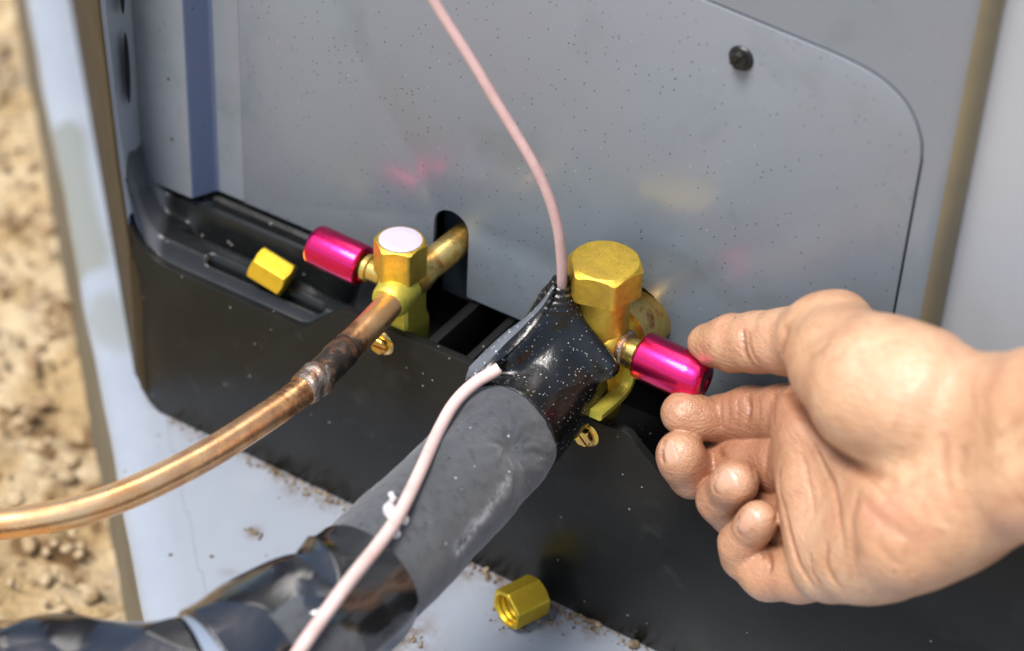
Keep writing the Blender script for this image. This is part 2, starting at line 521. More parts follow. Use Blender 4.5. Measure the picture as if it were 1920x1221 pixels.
def surface(f, lo, hi, h):
    """surface nets of f<0 on a grid of step h, evaluated only near the surface"""
    lo = np.asarray(lo, float); n = np.ceil((np.asarray(hi) - lo) / h).astype(int) // 4 * 4 + 4
    cn = n // 4 + 1
    cg = np.stack(np.meshgrid(*[lo[i] + np.arange(cn[i]) * 4 * h for i in range(3)], indexing='ij'), -1)
    cv = f(cg.reshape(-1, 3)).reshape(cn)
    G = np.repeat(np.repeat(np.repeat(cv[:-1, :-1, :-1], 4, 0), 4, 1), 4, 2).astype(float)
    ctr = (cg[:-1, :-1, :-1] + 2 * h).reshape(-1, 3)
    near = np.abs(f(ctr)).reshape(cn - 1) < 4 * h * 1.6
    near = np.repeat(np.repeat(np.repeat(near, 4, 0), 4, 1), 4, 2)
    idx = np.argwhere(near)
    G[near] = f(lo + idx * h)
    s = G < 0
    nx, ny, nz = G.shape
    c = [(i, j, k) for i in (0, 1) for j in (0, 1) for k in (0, 1)]
    sub_ = lambda A, o: A[o[0]:nx - 1 + o[0], o[1]:ny - 1 + o[1], o[2]:nz - 1 + o[2]]
    cnt = sum(sub_(s, o).astype(np.int8) for o in c)
    act = (cnt > 0) & (cnt < 8)
    cells = np.argwhere(act)
    vid = -np.ones(act.shape, int); vid[act] = np.arange(len(cells))
    acc = np.zeros((len(cells), 3)); num = np.zeros(len(cells))
    for o in c:
        for axn in range(3):
            if o[axn]: continue
            o2 = list(o); o2[axn] = 1
            g0 = G[cells[:, 0] + o[0], cells[:, 1] + o[1], cells[:, 2] + o[2]]
            g1 = G[cells[:, 0] + o2[0], cells[:, 1] + o2[1], cells[:, 2] + o2[2]]
            m = (g0 < 0) != (g1 < 0)
            t = g0[m] / (g0[m] - g1[m])
            pt = np.tile(np.array(o, float), (m.sum(), 1)); pt[:, axn] = t
            acc[m] += pt; num[m] += 1
    V = lo + (cells + acc / num[:, None]) * h
    Fc = []
    for axn in range(3):
        u, v = (axn + 1) % 3, (axn + 2) % 3
        sl0 = [slice(1, -1)] * 3; sl1 = [slice(1, -1)] * 3
        sl0[axn] = slice(0, -1); sl1[axn] = slice(1, None)
        d = s[tuple(sl0)] != s[tuple(sl1)]
        e = np.argwhere(d); flip = s[tuple(sl0)][d]
        e[:, u] += 1; e[:, v] += 1
        q = []
        for du, dv in ((0, 0), (1, 0), (1, 1), (0, 1)):
            w = e.copy(); w[:, u] -= du; w[:, v] -= dv
            q.append(vid[w[:, 0], w[:, 1], w[:, 2]])
        q = np.stack(q, 1)
        q[~flip] = q[~flip][:, ::-1]
        q = q[(q >= 0).all(1)]
        Fc.append(q)
    return V, np.concatenate(Fc)


def normals(V, Fc):
    Fc = np.asarray(Fc)
    n = np.cross(V[Fc[:, 2]] - V[Fc[:, 0]], V[Fc[:, 3]] - V[Fc[:, 1]])
    N_ = np.zeros_like(V)
    for i in range(4): np.add.at(N_, Fc[:, i], n)
    return N_ / (np.linalg.norm(N_, axis=1)[:, None] + 1e-12)


def poly_dist(V, P, along=False):
    d = np.full(len(V), 1e9); T = np.zeros(len(V)); n = len(P) - 1
    for i, (a, b) in enumerate(zip(P[:-1], P[1:])):
        ab = b - a; t = np.clip(((V - a) @ ab) / (ab @ ab + 1e-9), 0, 1)
        e = np.linalg.norm(V - a - t[:, None] * ab, axis=1)
        T = np.where(e < d, (i + t) / n, T)
        d = np.minimum(d, e)
    return (d, T) if along else d


def fbm(V, scale, octaves=3):
    """cheap smooth noise from rotated sines, about -1..1"""
    q = V * scale; out = 0; amp = 1.0; tot = 0
    rs = np.random.RandomState(int(scale * 1000) % 9999)
    for o in range(octaves):
        for _ in range(3):
            k = rs.normal(size=3); k /= np.linalg.norm(k)
            k2 = rs.normal(size=3); k2 /= np.linalg.norm(k2)
            out = out + amp * np.sin(q @ k * 6.28 + 1.7 * np.sin(q @ k2 * 4.1 + rs.rand() * 6))
            tot += amp
        q = q * 2.1; amp *= 0.5
    return out / tot * 1.6


# ================================================================== the ground
def build_ground():
    n = 700
    u = np.linspace(-1, 1, n)
    w = 220 * np.sinh(u * 5.4)                       # dense under the unit, coarse to the horizon
    X, Y = np.meshgrid(w - 240, w + 20, indexing='ij')
    V = np.stack([X.ravel(), Y.ravel(), np.zeros(n * n)], 1)
    r = np.hypot(V[:, 0] + 240, V[:, 1] - 20)
    z = np.zeros(len(V))
    near = np.where(r < 900)[0]
    for i in near:
        p = Vector((V[i, 0] * 0.022, V[i, 1] * 0.022, 0))
        z[i] = 7 * noise.fractal(p, 0.6, 2.2, 6) + 8 * abs(noise.noise(p * 3.3)) + 3.5 * noise.noise(p * 7.7)
    fade = np.clip((900 - r) / 500, 0, 1)
    V[:, 2] = -62 + z * fade
    Fc = []
    idx = np.arange(n * n).reshape(n, n)
    Fc = np.stack([idx[:-1, :-1], idx[1:, :-1], idx[1:, 1:], idx[:-1, 1:]], -1).reshape(-1, 4)
    o = link('ground', V, Fc, M['soil'], smooth=180)
    tag(o, 'dry sandy yellow brown soil beside the unit', kind='structure')
    # loose lumps lying on it
    rs = np.random.RandomState(3)
    parts = []
    ico = bmesh.new(); bmesh.ops.create_icosphere(ico, subdivisions=2, radius=1)
    iv, if_ = bmvf(ico)
    for k in range(900):
        t = rs.uniform(-160, 330)                    # along the edge of the plinth
        off = rs.gamma(1.6, 42) + 12
        c = np.array([-114 - t * 0.7071 - off * 0.7071, t * 0.7071 - off * 0.7071, -60])
        s = min(rs.gamma(1.2, 0.8) + 0.5, 3.0)
        q = iv * (1 + 0.55 * fbm(iv + rs.rand(3) * 9, 0.5, 2))[:, None]
        q = q * (s * np.array([1, rs.uniform(0.6, 1), rs.uniform(0.45, 0.8)]))
        an = rs.rand() * 6.28
        q = q @ np.array([[math.cos(an), math.sin(an), 0], [-math.sin(an), math.cos(an), 0], [0, 0, 1]])
        parts.append((q + c + [0, 0, s * 0.3 + rs.uniform(0, 3)], if_))
    V, Fc = join(*parts)
    tag(link('soil_lumps', V, Fc, M['pebble'], smooth=180), 'loose pale crumbs of soil lying beside the plinth', kind='stuff')


# ================================================================== the pale blue plinth
def build_plinth():
    t = thing('plinth', (60, 60, -62), 'pale blue painted plinth with worn edge under the black cover', 'plinth')
    # left edge runs at 45 degrees; positions along it are traced from the photograph
    A = at(50, 0, 2, 0); B = at(268, 1140, 2, 0)
    d = (A - B); d[2] = 0; d /= np.linalg.norm(d)
    nrm = np.array([d[1], -d[0], 0.0]); nrm *= np.sign(nrm @ np.array([-1, -1, 0]))     # outwards, to the soil
    s = np.linspace(-260, 620, 130)
    E = [np.array([B[0], B[1], 0]) + d * q for q in s]
    prof = []                                       # (inward offset, z): flat top, rounded shoulder, side
    for q in [620, 500, 380, 260, 180, 120, 80, 60, 45, 34, 30, 26, 23, 20, 17]: prof.append((q, 0.0))
    for a in np.linspace(0, 90, 12): prof.append((14 - 14 * math.sin(math.radians(a)), -7 + 7 * math.cos(math.radians(a)) ))
    fm_edge = len(prof)
    for z in [-12, -20, -30, -42, -54, -66]: prof.append((0.0 - (z + 7) * -0.02, z))
    L = []
    for i, e in enumerate(E):
        wob = 0.25 * math.sin(s[i] * 0.05) + 0.15 * math.sin(s[i] * 0.13 + 1)
        L.append(np.array([e - nrm * (q - (wob if q < 60 else 0)) + [0, 0, z] for q, z in prof]))
    V, Fc = rings(L, False, (False, False))
    n = len(prof)
    fm = [1 if (k % (n - 1)) >= fm_edge - 2 else 0 for k in range(len(Fc))]
    # dirt creeping along the foot of the cover and a few separate smears
    y = V[:, 1]; x = V[:, 0]
    # refine the top where dirt shows: handled by a separate finer sheet mesh below
    wp = np.array([at(112, 250, 2, 0), at(122, 330, 2, 0), at(140, 420, 2, 0), at(158, 480, 2, 0)])
    wornv = np.clip((10.5 - poly_dist(V, wp)) / 3.0, 0, 1)
    wornv = np.maximum(wornv, np.clip((9 - poly_dist(V, np.array([at(195, 575, 2, 0), at(225, 625, 2, 0)]))) / 3, 0, 1) * 0.7)
    o = link('plinth_shell', V, Fc, M['base'], t, 50, extra_mats=[M['base_side']], face_mats=fm, attrs={'worn': wornv})
    o.data.flip_normals() if o.data.polygons[0].normal.z < 0 else None
    # finer sheet of paint on top (4 mm up would float: it is a 0.6 mm coat) carrying the dirt
    gx = np.arange(-140, 190, 1.6); gy = np.arange(-175, 34, 1.6)
    GX, GY = np.meshgrid(gx, gy, indexing='ij')
    P = np.stack([GX.ravel(), GY.ravel(), np.full(GX.size, 0.4)], 1)
    ins = (P - [B[0], B[1], 0]) @ (-nrm) > 17
    dirt = 0.95 * np.exp(-np.maximum(-P[:, 1], 0) / 2.6) * (0.35 + 0.65 * np.clip(fbm(P, 0.03) + 0.35, 0, 1))
    for px, py, rr, a in [(575, 915, 6, 0.9), (620, 935, 5, 1), (525, 893, 3.2, .8), (475, 1000, 2.6, .9), (880, 1062, 8, .9), (940, 1085, 7, .7),
                          (760, 1195, 9, .9), (740, 1210, 7, .8), (1040, 1140, 5, .9), (1070, 1160, 7, .75), (950, 1180, 4, .5),
                          (1110, 1180, 5, .6), (430, 1075, 2.5, .4), (1010, 1165, 5, .8), (800, 1120, 3, .5)]:
        c = at(px, py, 2, 0)
        dirt = np.maximum(dirt, a * np.exp(-((P[:, 0] - c[0]) ** 2 + (P[:, 1] - c[1]) ** 2) / rr ** 2))
    worn = np.zeros(len(P))
    idx = np.arange(GX.size).reshape(GX.shape)
    q = np.stack([idx[:-1, :-1], idx[1:, :-1], idx[1:, 1:], idx[:-1, 1:]], -1).reshape(-1, 4)
    q = q[ins[q].all(1)]
    link('painted_top', P, q, M['base'], t, None, attrs={'dirt': dirt, 'worn': worn})
    return nrm, d, B


# ================================================================== the air conditioning unit
ZR = 73.5       # top of the high part of the black rim
ZT = 60.0       # rim of the low tray on the left
ZO = 62.0       # rim of the opening on the right
YP = 26.0       # plane of the grey panel
XL = -103.5     # the unit's left corner
TOP = 620.0


def build_unit():
    u = thing('outdoor_unit', (60, 60, 0), 'grey air conditioner casing with black plastic lower cover', 'air conditioner')
    # ---- black cover, face
    f = lambda px, py: tuple(at(px, py, 1, 0)[[0, 2]])
    out = [(XL, 14)] + arc(XL + 12, 12, 12, 180, 270, 14) + [(430, 0.0), (430, 97), (150, 97), (142, 94), (136, 84), (132, 68), (127, 63.5), (121, ZO)]
    out += [(f(1320, 945)[0], ZO)] + [f(1300, 938), f(1275, 926), f(1252, 910), f(1236, 888), f(1215, 862), f(1195, 838), f(1178, 815), f(1160, 805)]
    xk = f(1130, 798)[0]
    out += [(xk, ZR)]
    x1, x0 = f(640, 573)[0], f(560, 612)[0]
    out += [(x1 + 1.5, ZR), (x1 - 0.6, ZR - 0.6), (x0 + 2, ZT + 1.0), (x0 - 1, ZT)]
    out += [(XL + 14, ZT)] + arc(XL + 14, ZT + 14, 14, 270, 184, 8)[1:]
    bm = plate(out, 2.6, level=0.0, bev=0.7)
    cover = from_bm('lower_cover', bm, M['plastic'], u, 40)
    # ---- tray on the left: a moulded height field
    gx = np.concatenate([np.arange(-113.5, -20.0, 0.7)]); gy = np.arange(1.6, 47, 0.5)
    GX, GY = np.meshgrid(gx, gy, indexing='ij')
    x, y = GX, GY
    st = lambda e0, e1, v: (lambda t: t * t * (3 - 2 * t))(np.clip((v - e0) / (e1 - e0), 0, 1))
    z = ZT - 0.4 + 5.6 * st(2.0, 7.0, y)
    bx = st(-95, -86, x + 0.14 * (y - 15.5) ** 2)
    z += 5.0 * st(16, 20, y) + 1.3 * st(21, 25, y)
    bath = st(11.8, 14.8, y) * (1 - st(15.8, 19.8, y)) * bx
    z -= 9.5 * bath
    z += 1.6 * np.exp(-((y - 19.8) / 2.4) ** 2) * st(-96, -86, x)
    z += 1.1 * np.exp(-((y - 11.2) / 1.9) ** 2) * st(-90, -83, x) * (1 - st(-45, -40, x))
    slot = np.exp(-((y - 6.6) / 1.0) ** 4) * st(-79, -77, x) * (1 - st(-38, -36, x))
    z -= 14 * slot
    z -= 1.2 * st(22.5, 24.5, y) * (1 - st(25.2, 25.6, y)) * st(-95, -90, x)
    # fillet up to the left wall, wall at the right end up to the high rim
    wl = np.clip((x - (-104 - 9.5 * (y / 17))) / 13.0, 0, 1)
    z += 26 * (1 - wl) ** 2.6
    z += (ZR - 1.4 - z) * st(-31.0, -26.5, x + 0.55 * y - 6.0)
    dust_sheen = 0.9 * (1 - st(0.5, 1.0, wl)) + 0.1 * (1 - st(2, 6, y))  # grey sheen on left fillet and front rim, put into the colour
    keep = x >= -104.3 - 9.5 * (y / 17)
    V = np.stack([x.ravel(), y.ravel(), z.ravel()], 1)
    idx = np.arange(x.size).reshape(x.shape)
    q = np.stack([idx[:-1, :-1], idx[1:, :-1], idx[1:, 1:], idx[:-1, 1:]], -1).reshape(-1, 4)
    q = q[keep.ravel()[q].all(1)]
    sub('tray', V, q, M['tray'], cover, smooth=180, attrs={'dust_sheen': dust_sheen.ravel()})
    # ---- well with ribs under the small valve and to its right
    xr0, xr1 = -27.0, xk + 60
    sub('well_floor', *bmvf(box(-24, 430, 2.7, 60, 47.2, 48.4)), M['dark'], cover)
    sub('well_side', *bmvf(box(-21.2, -19.9, 3, 46, 48.5, ZR - 1.6)), M['plastic'], cover)
    sub('well_back', *bmvf(box(-24, 430, 38, 40, 48.5, 110)), M['dark'], cover)
    for px, py, th in [(812, 640, 1.6), (905, 650, 1.3)]:
        c = at(px, py, 2, ZR - 2)
        sub('rib', *bmvf(box(c[0] - th, c[0] + th, 2.7, 37.5, 48.5, ZR - 1.6, 0.4)), M['dark'], cover, smooth=40)
    # inner lip of the rim, and the lower shelf with crumbs between the ribs and the right valve
    sub('rim_lip', *bmvf(box(-24, xk - 2, 2.7, 4.6, 60, ZR - 1.3, 0.4)), M['plastic'], cover, smooth=40)
    c0 = at(905, 640, 2, ZR - 4)[0]
    sub('shelf', *bmvf(box(c0 + 1.4, xk - 18, 8.5, 37.5, 62, ZR - 4, 0.5)), M['tray'], cover, smooth=40)
    # bevelled edge strip under the right opening
    V, Fc = [], []
    # ---- hexagonal slotted screws through the cover
    for px, py, sp, lab in [(711, 645, 0.08, 'screw with yellow plating below the small valve'), (1096, 818, -0.75, 'screw with yellow plating below the large valve')]:
        c = at(px, py, 1, -1.0)
        s = slotted_screw('cover_screw', (c[0] + (0.4 if sp > 0 else 0), 0.0, c[2]), 3.5, M['zinc'], cover, sp)
        s['label'] = lab
    # ---- grey panel: profile extruded upwards (flange, step, flat) ...
    xs_l = -80.0
    xr = 131.5
    prof_l = [(-113.6, 40.0), (-113.6, 19.2), (-112.9, 18.2), (-112.2, 18.0), (-94.6, 18.0), (-93.9, 18.2), (-93.4, 18.8), (-90.8, 25.0), (-90.2, 25.7), (-89.4, 26.0)]
    for i in range(1, 8): prof_l.append((-89.4 + i * (xs_l + 89.4) / 7, YP))
    prof_r = [(xr, YP)]
    for a in np.linspace(0, 78, 9)[1:]: prof_r.append((xr + 5.5 * math.sin(math.radians(a)), YP + 5.5 - 5.5 * math.cos(math.radians(a))))
    e = prof_r[-1]
    prof_r += [(e[0] + 0.7, e[1] + 3.4), (e[0] + 0.9, e[1] + 4.4), (e[0] + 1.6, e[1] + 4.5)]
    for i in range(1, 8): prof_r.append((e[0] + 1.6 + i * 44, e[1] + 4.5))
    zs = [ZR, 74.5, 80, 120, 200, 300, 420, TOP]

    def wall(profile):
        return rings([np.array([(x_, y_, z_) for x_, y_ in profile]) for z_ in zs], False, (False, False))
    # ... and the flat field round the service cover
    sx0, sx1 = xs_l, at(1728, 262, 1, YP)[0]
    top = [tuple(at(px, py, 1, YP)[[0, 2]]) for px, py in [(1321, 0), (1420, 41), (1514, 80), (1580, 108), (1640, 140), (1685, 178), (1712, 218), (1727, 265), (1727, 300)]]
    slope = (top[1][1] - top[0][1]) / (top[1][0] - top[0][0])
    lead = [(sx0, top[0][1] + slope * (sx0 - top[0][0]))]
    tr = [p for p in top]
    tr = [tuple(v) for v in catmull(np.array([(p[0], 0, p[1]) for p in tr]), 5)[:, [0, 2]]]
    curve = lead + tr
    low_r = tuple(at(1671, 590, 1, YP)[[0, 2]])
    right = [(curve[-1][0], low_r[1]), (curve[-1][0], ZR)]
    g = 0.55
    # notched lower edge: arched slots for the two pipes
    def notch(xa, xb, ztop):
        r = (xb - xa) / 2
        return [(xa, ZR), (xa, ztop - r)] + arc((xa + xb) / 2, ztop - r, r, 180, 0, 12)[1:-1] + [(xb, ztop - r), (xb, ZR)]
    n1 = notch(-11.2, 0.6, 101.0)
    n2 = notch(43.0, 65.4, 102.0)
    low = [(sx0, ZR)] + n1 + n2
    field = [(sx0, TOP), (sx0, curve[0][1])]
    off = [(p[0] + g * 0.6, p[1] + g) for p in curve[1:-1]] + [(curve[-1][0] + g, curve[-1][1])]
    field = [(sx0, TOP), (sx0, curve[0][1] + g)] + off + [(curve[-1][0] + g, ZR), (xr, ZR), (xr, TOP)]
    bmf = plate(field, 1.2, level=YP, bev=0.0)
    bmf_v = bmvf(bmf)
    nl, nr = len(prof_l) - 1, len(prof_r) - 1
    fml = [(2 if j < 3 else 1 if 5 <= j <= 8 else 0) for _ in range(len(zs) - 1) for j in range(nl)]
    fmr = [(0 if j < 3 else 2 if j < 9 else 3) for _ in range(len(zs) - 1) for j in range(nr)]
    side = link('grey_panel', *join(wall(prof_l), wall(prof_r), bmf_v), M['panel'], u, 40, extra_mats=[M['sky_tint_step'], M['tan_edge'], M['panel_light']],
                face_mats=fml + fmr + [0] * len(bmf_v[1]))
    svc = curve + [(curve[-1][0], ZR)] + n2[::-1] + n1[::-1] + [(sx0 + 0.35, ZR)]
    svc[0] = (sx0 + 0.35, svc[0][1])
    scv = from_bm('service_cover', plate(svc, 1.4, level=YP - 0.5, bev=0.25), M['panel'], u, 40)
    link('inner_back', *bmvf(box(-112, 400, YP + 20, YP + 22, 40, TOP)), M['slot'], u)
    link('seam_backing', *bmvf(box(sx0 - 3, xr - 0.5, YP + 1.5, YP + 2.4, 108, TOP)), M['dark'], u)
    # plates seen through the arched slots
    for xa, xb in ((-12.5, 2.0), (41, 69)):
        link('slot_plate', *bmvf(box(xa, xb, YP + 7, YP + 8, 66, 112)), M['slot'], u)
    # panel screw
    c = at(1381, 117, 1, YP - 3)
    slotted_screw('panel_screw', (c[0], YP - 0.5, c[2]), 3.0, M['blackscrew'], u, 0.9, chips=True)
    # ---- left corner: flange wall inside the recess and the 45 degree side
    zz = [ZT + 22, 95, 110, 130, 160, 200, 300, 450, TOP]
    L = []
    for z_ in zz:
        b = 6.5 * (1 - math.exp(-max(0, z_ - 68) / 45.0))
        L.append(np.array([(XL - b, 2.2, z_), (XL - 1.0 - b * 0.95, 4.5, z_), (XL - 4.5 - b * 0.6, 10.5, z_), (XL - 7.8 - b * 0.2, 15.5, z_), (XL - 9.2, 18.2, z_), (-112.9, 18.6, z_)]))
    link('corner_flange', *rings(L, False, (False, False)), M['panel_light'], u, 60)
    # knock-outs in the flange
    for z0, h in ((146, 10), (118, 12), (176, 11)):
        V = []
        a = np.array([XL - 3.6, 6.2, 0]); b = np.array([XL - 7.0, 12.6, 0])
        n_ = np.array([0.87, 0.47, 0]) * 0.35
        ring_ = []
        for k in range(20):
            t = k / 20 * 2 * math.pi
            ring_.append((a + b) / 2 + (b - a) / 2 * math.cos(t) * 0.9 + n_ + np.array([0, 0, z0 + h * math.sin(t)]))
        link('knock_out_hole', np.array(ring_), [list(range(20))], M['dark'], u)
    zz = [0.6, 3, 6, 9, 12, 20, 40, 60, 90, 140, 200, 300, 450, TOP]
    L = []
    dd = np.array([-0.721, 0.693])
    for z_ in zz:
        b = 6.5 * (1 - math.exp(-max(0, z_ - 68) / 45.0))
        ca = 12 - math.sqrt(max(0, 144 - max(0, 12 - z_) ** 2))
        row = []
        row.append((XL + 0.6 - b + ca, -0.0, z_)); row.append((XL - 0.3 - b + ca, -0.15, z_)); row.append((XL - 1.0 - b + ca, 0.3, z_))
        for s_ in (14, 30, 60, 120, 200, 320, 480): row.append((XL - 1.0 - b + dd[0] * s_, 0.3 + dd[1] * s_, z_))
        L.append(np.array(row))
    link('side_wall', *rings(L, False, (False, False)), M['chamfer'], u, 40)
    L = [np.array([(XL - 0.2 + ca_ - 0.4, -0.2, z_), (XL + 0.8 + ca_, -0.45, z_), (XL + w_ + ca_, -0.30, z_), (XL + w_ + ca_ + 0.2, 0.1, z_)])
         for z_, w_ in ((7, 2.0), (12, 2.6), (20, 3.0), (36, 3.4), (46, 3.4), (53, 2.6), (58, 1.2)) for ca_ in (12 - math.sqrt(144 - max(0, 12 - z_) ** 2),)]
    link('dusty_corner_edge', *rings(L, False, (False, False)), M['chamfer'], u, 60)
    L = [np.array([(XL - 0.6 - 6.5 * (1 - math.exp(-max(0, z_ - 68) / 45.0)) + dx, dy, z_) for dx, dy in ((0.6, 0.0), (0.9, 1.2), (0.9, 2.4))]) for z_ in (72, 86, 110, 140, 200, 300, 450, TOP)]
    link('corner_post', *rings(L, False, (False, False)), M['panel_light'], u, 60)
    return u


def slotted_screw(name, c, r, m_, parent, ang, chips=False):
    """hex head with a washer flange and a screwdriver slot, axis along -Y"""
    c = np.array(c, float)
    w = lathe([(r * 0.4, -0.2), (r * 1.12, -0.2), (r * 1.14, 0.25), (r * 1.0, 0.75), (r * 0.8, 0.9), (r * 0.4, 0.95)], c, (0, -1, 0), 48)
    bm = bmesh.new()
    # head: two halves either side of the slot
    hr = hexr(r * 0.74)
    for sgn in (1, -1):
        pts = []
        n = 26
        for i in range(n + 1):
            t = math.radians(8 + 164 * i / n) * sgn
            rr = min(hr(t + 0.3), r * 0.80)
            pts.append((rr * math.cos(t), rr * math.sin(t)))
        lo = [bm.verts.new((p[0], p[1], 0.6)) for p in pts]
        mi = [bm.verts.new((p[0], p[1], 2.0)) for p in pts]
        hi = [bm.verts.new((p[0] * 0.86, p[1] * 0.86 + sgn * 0.04, 2.5)) for p in pts]
        for A, B in ((lo, mi), (mi, hi)):
            for i in range(n): bm.faces.new((A[i], A[i + 1], B[i + 1], B[i]))
            bm.faces.new((A[n], A[0], B[0], B[n]))
        bm.faces.new(hi)
    bmesh.ops.recalc_face_normals(bm, faces=bm.faces[:])
    v, fcs = bmvf(bm)
    ca, sa = math.cos(ang), math.sin(ang)
    v = np.stack([c[0] + v[:, 0] * ca - v[:, 1] * sa, c[1] - v[:, 2], c[2] + v[:, 0] * sa + v[:, 1] * ca], 1)
    fl = lathe([(r * 0.3, 0.9), (r * 0.72, 0.9), (r * 0.72, 1.35), (r * 0.2, 1.35)], c, (0, -1, 0), 32)
    return link(name, *join(w, (v, fcs), fl), m_, parent, 35)


# ================================================================== valves
def service_cap(t, c, dirx, r, ln, rounded=False):
    """pink anodised cap: skirt, body, rounded or flat end"""
    if rounded:
        q_ = [(1.0, 0.70), (0.997, 0.73), (0.985, 0.765), (0.965, 0.80), (0.945, 0.835), (0.925, 0.87), (0.905, 0.90), (0.88, 0.93), (0.845, 0.955), (0.80, 0.975), (0.74, 0.99), (0.66, 0.998), (0.55, 1.0), (0.22, 1.0), (0.18, 0.985), (0.08, 0.985)]
        pr = [(r * 0.70, 2.0), (r * 0.74, 0.0), (r * 0.93, 0.0), (r * 0.985, 0.25), (r, 0.7)] + [(r * a_, ln * b_) for a_, b_ in q_]
    else:
        pr = [(r * 0.70, 2.0), (r * 0.74, 0.0), (r * 0.90, 0.0), (r * 0.975, 0.35), (r * 0.985, 1.1), (r, 1.5), (r, ln - 2.0), (r * 0.985, ln - 1.1), (r * 0.94, ln - 0.45), (r * 0.86, ln - 0.1), (r * 0.70, ln), (r * 0.2, ln)]
    return link('service_cap', *lathe(pr, c, dirx, 96), M['pink'], t, 50)


def build_small_valve():
    y = 8.0
    topc = at(751, 450, 1, y)
    x = topc[0]
    t = thing('service_valve', (x, y, 60), 'small brass service valve with white topped hex cap', 'valve')
    zt = topc[2]
    hc = 11.2
    link('hex_cap', *hex_solid((x, y, zt - hc), (0, 0, 1), 6.75, hc, phase=0.42, cham=0.75), M['brass_cap'], t, 28)
    a = lathe([(5.2, -0.1), (6.05, -0.1), (6.05, 0.16), (5.9, 0.22), (3, 0.22)], (x, y, zt), (0, 0, 1), 64)
    d = link('cap_disc', *a, M['white'], t, 40)
    # body: square column with soft edges, neck under the cap, flared foot
    zb = 71.5
    bm = bmesh.new()
    def sq(h, w, z, cx=x, cy=y, rr=1.0):
        return [(cx + sx * (w - (0 if k else rr)), cy + sy * (h - (rr if k else 0)), z) for sx, sy, k in
                ((1, -1, 0), (1, -1, 1), (1, 1, 1), (1, 1, 0), (-1, 1, 0), (-1, 1, 1), (-1, -1, 1), (-1, -1, 0))]
    cxb, cyb = x + 1.0, y - 0.2
    secs = [(5.2, 5.2, zt - hc - 0.5), (5.2, 5.2, zt - hc - 3.5), (5.3, 5.2, zb + 5.5), (5.4, 5.3, zb + 3.2), (6.2, 5.8, zb + 0.8), (6.2, 5.8, zb - 1.5), (6.0, 5.6, zb - 8)]
    L = [np.array(sq(a_, b_, c_, cxb, cyb, 0.8)) for a_, b_, c_ in secs]
    body = rings(L)
    neck = lathe([(5.0, 0), (5.0, 3.0)], (x, y, zt - hc - 2.5), (0, 0, 1), 48)
    zp = 85.8
    # port neck towards the pink cap (-X), bulb, boss towards the copper pipe (-Y)
    port = lathe([(5.2, 0), (5.2, 1.4), (4.6, 2.6), (3.5, 3.4), (3.4, 7.6), (4.1, 8.0), (4.1, 9.4), (3.3, 9.8), (3.3, 16)], (x - 2.0, y, zp - 1.0), (-1, 0, 0.0), 48)
    zs_ = 84.0
    boss = lathe([(5.2, 0), (5.7, 4.2), (5.75, 6.6), (5.3, 8.6), (4.9, 9.6), (4.3, 10.2)], (x + 2.2, y, zs_), (0, -1, 0), 48)
    link('valve_body', *join(body, neck, boss), M['brass_body'], t, 35)
    link('port_neck', *port, M['brass_port'], t, 35)
    capc = at(680, 504, 1, y)
    service_cap(t, (x - 12.4, y, zp - 1.2), (-1, 0, 0.035), 6.1, 17.4)
    # pipe running back into the unit, rising slightly, sooty where it was brazed
    p0 = np.array([x + 2.0, y + 2, zs_ + 0.5]); p1 = at(878, 440, 1, YP + 6.5)
    P = np.linspace(p0, p1, 14)
    v, fc, s = tube(P, [5.2, 5.2, 5.15, 4.6] + [4.35] * 10, 40)
    link('rear_pipe', v, fc, M['copper_old'], t, 50)
    return x, y, zs_


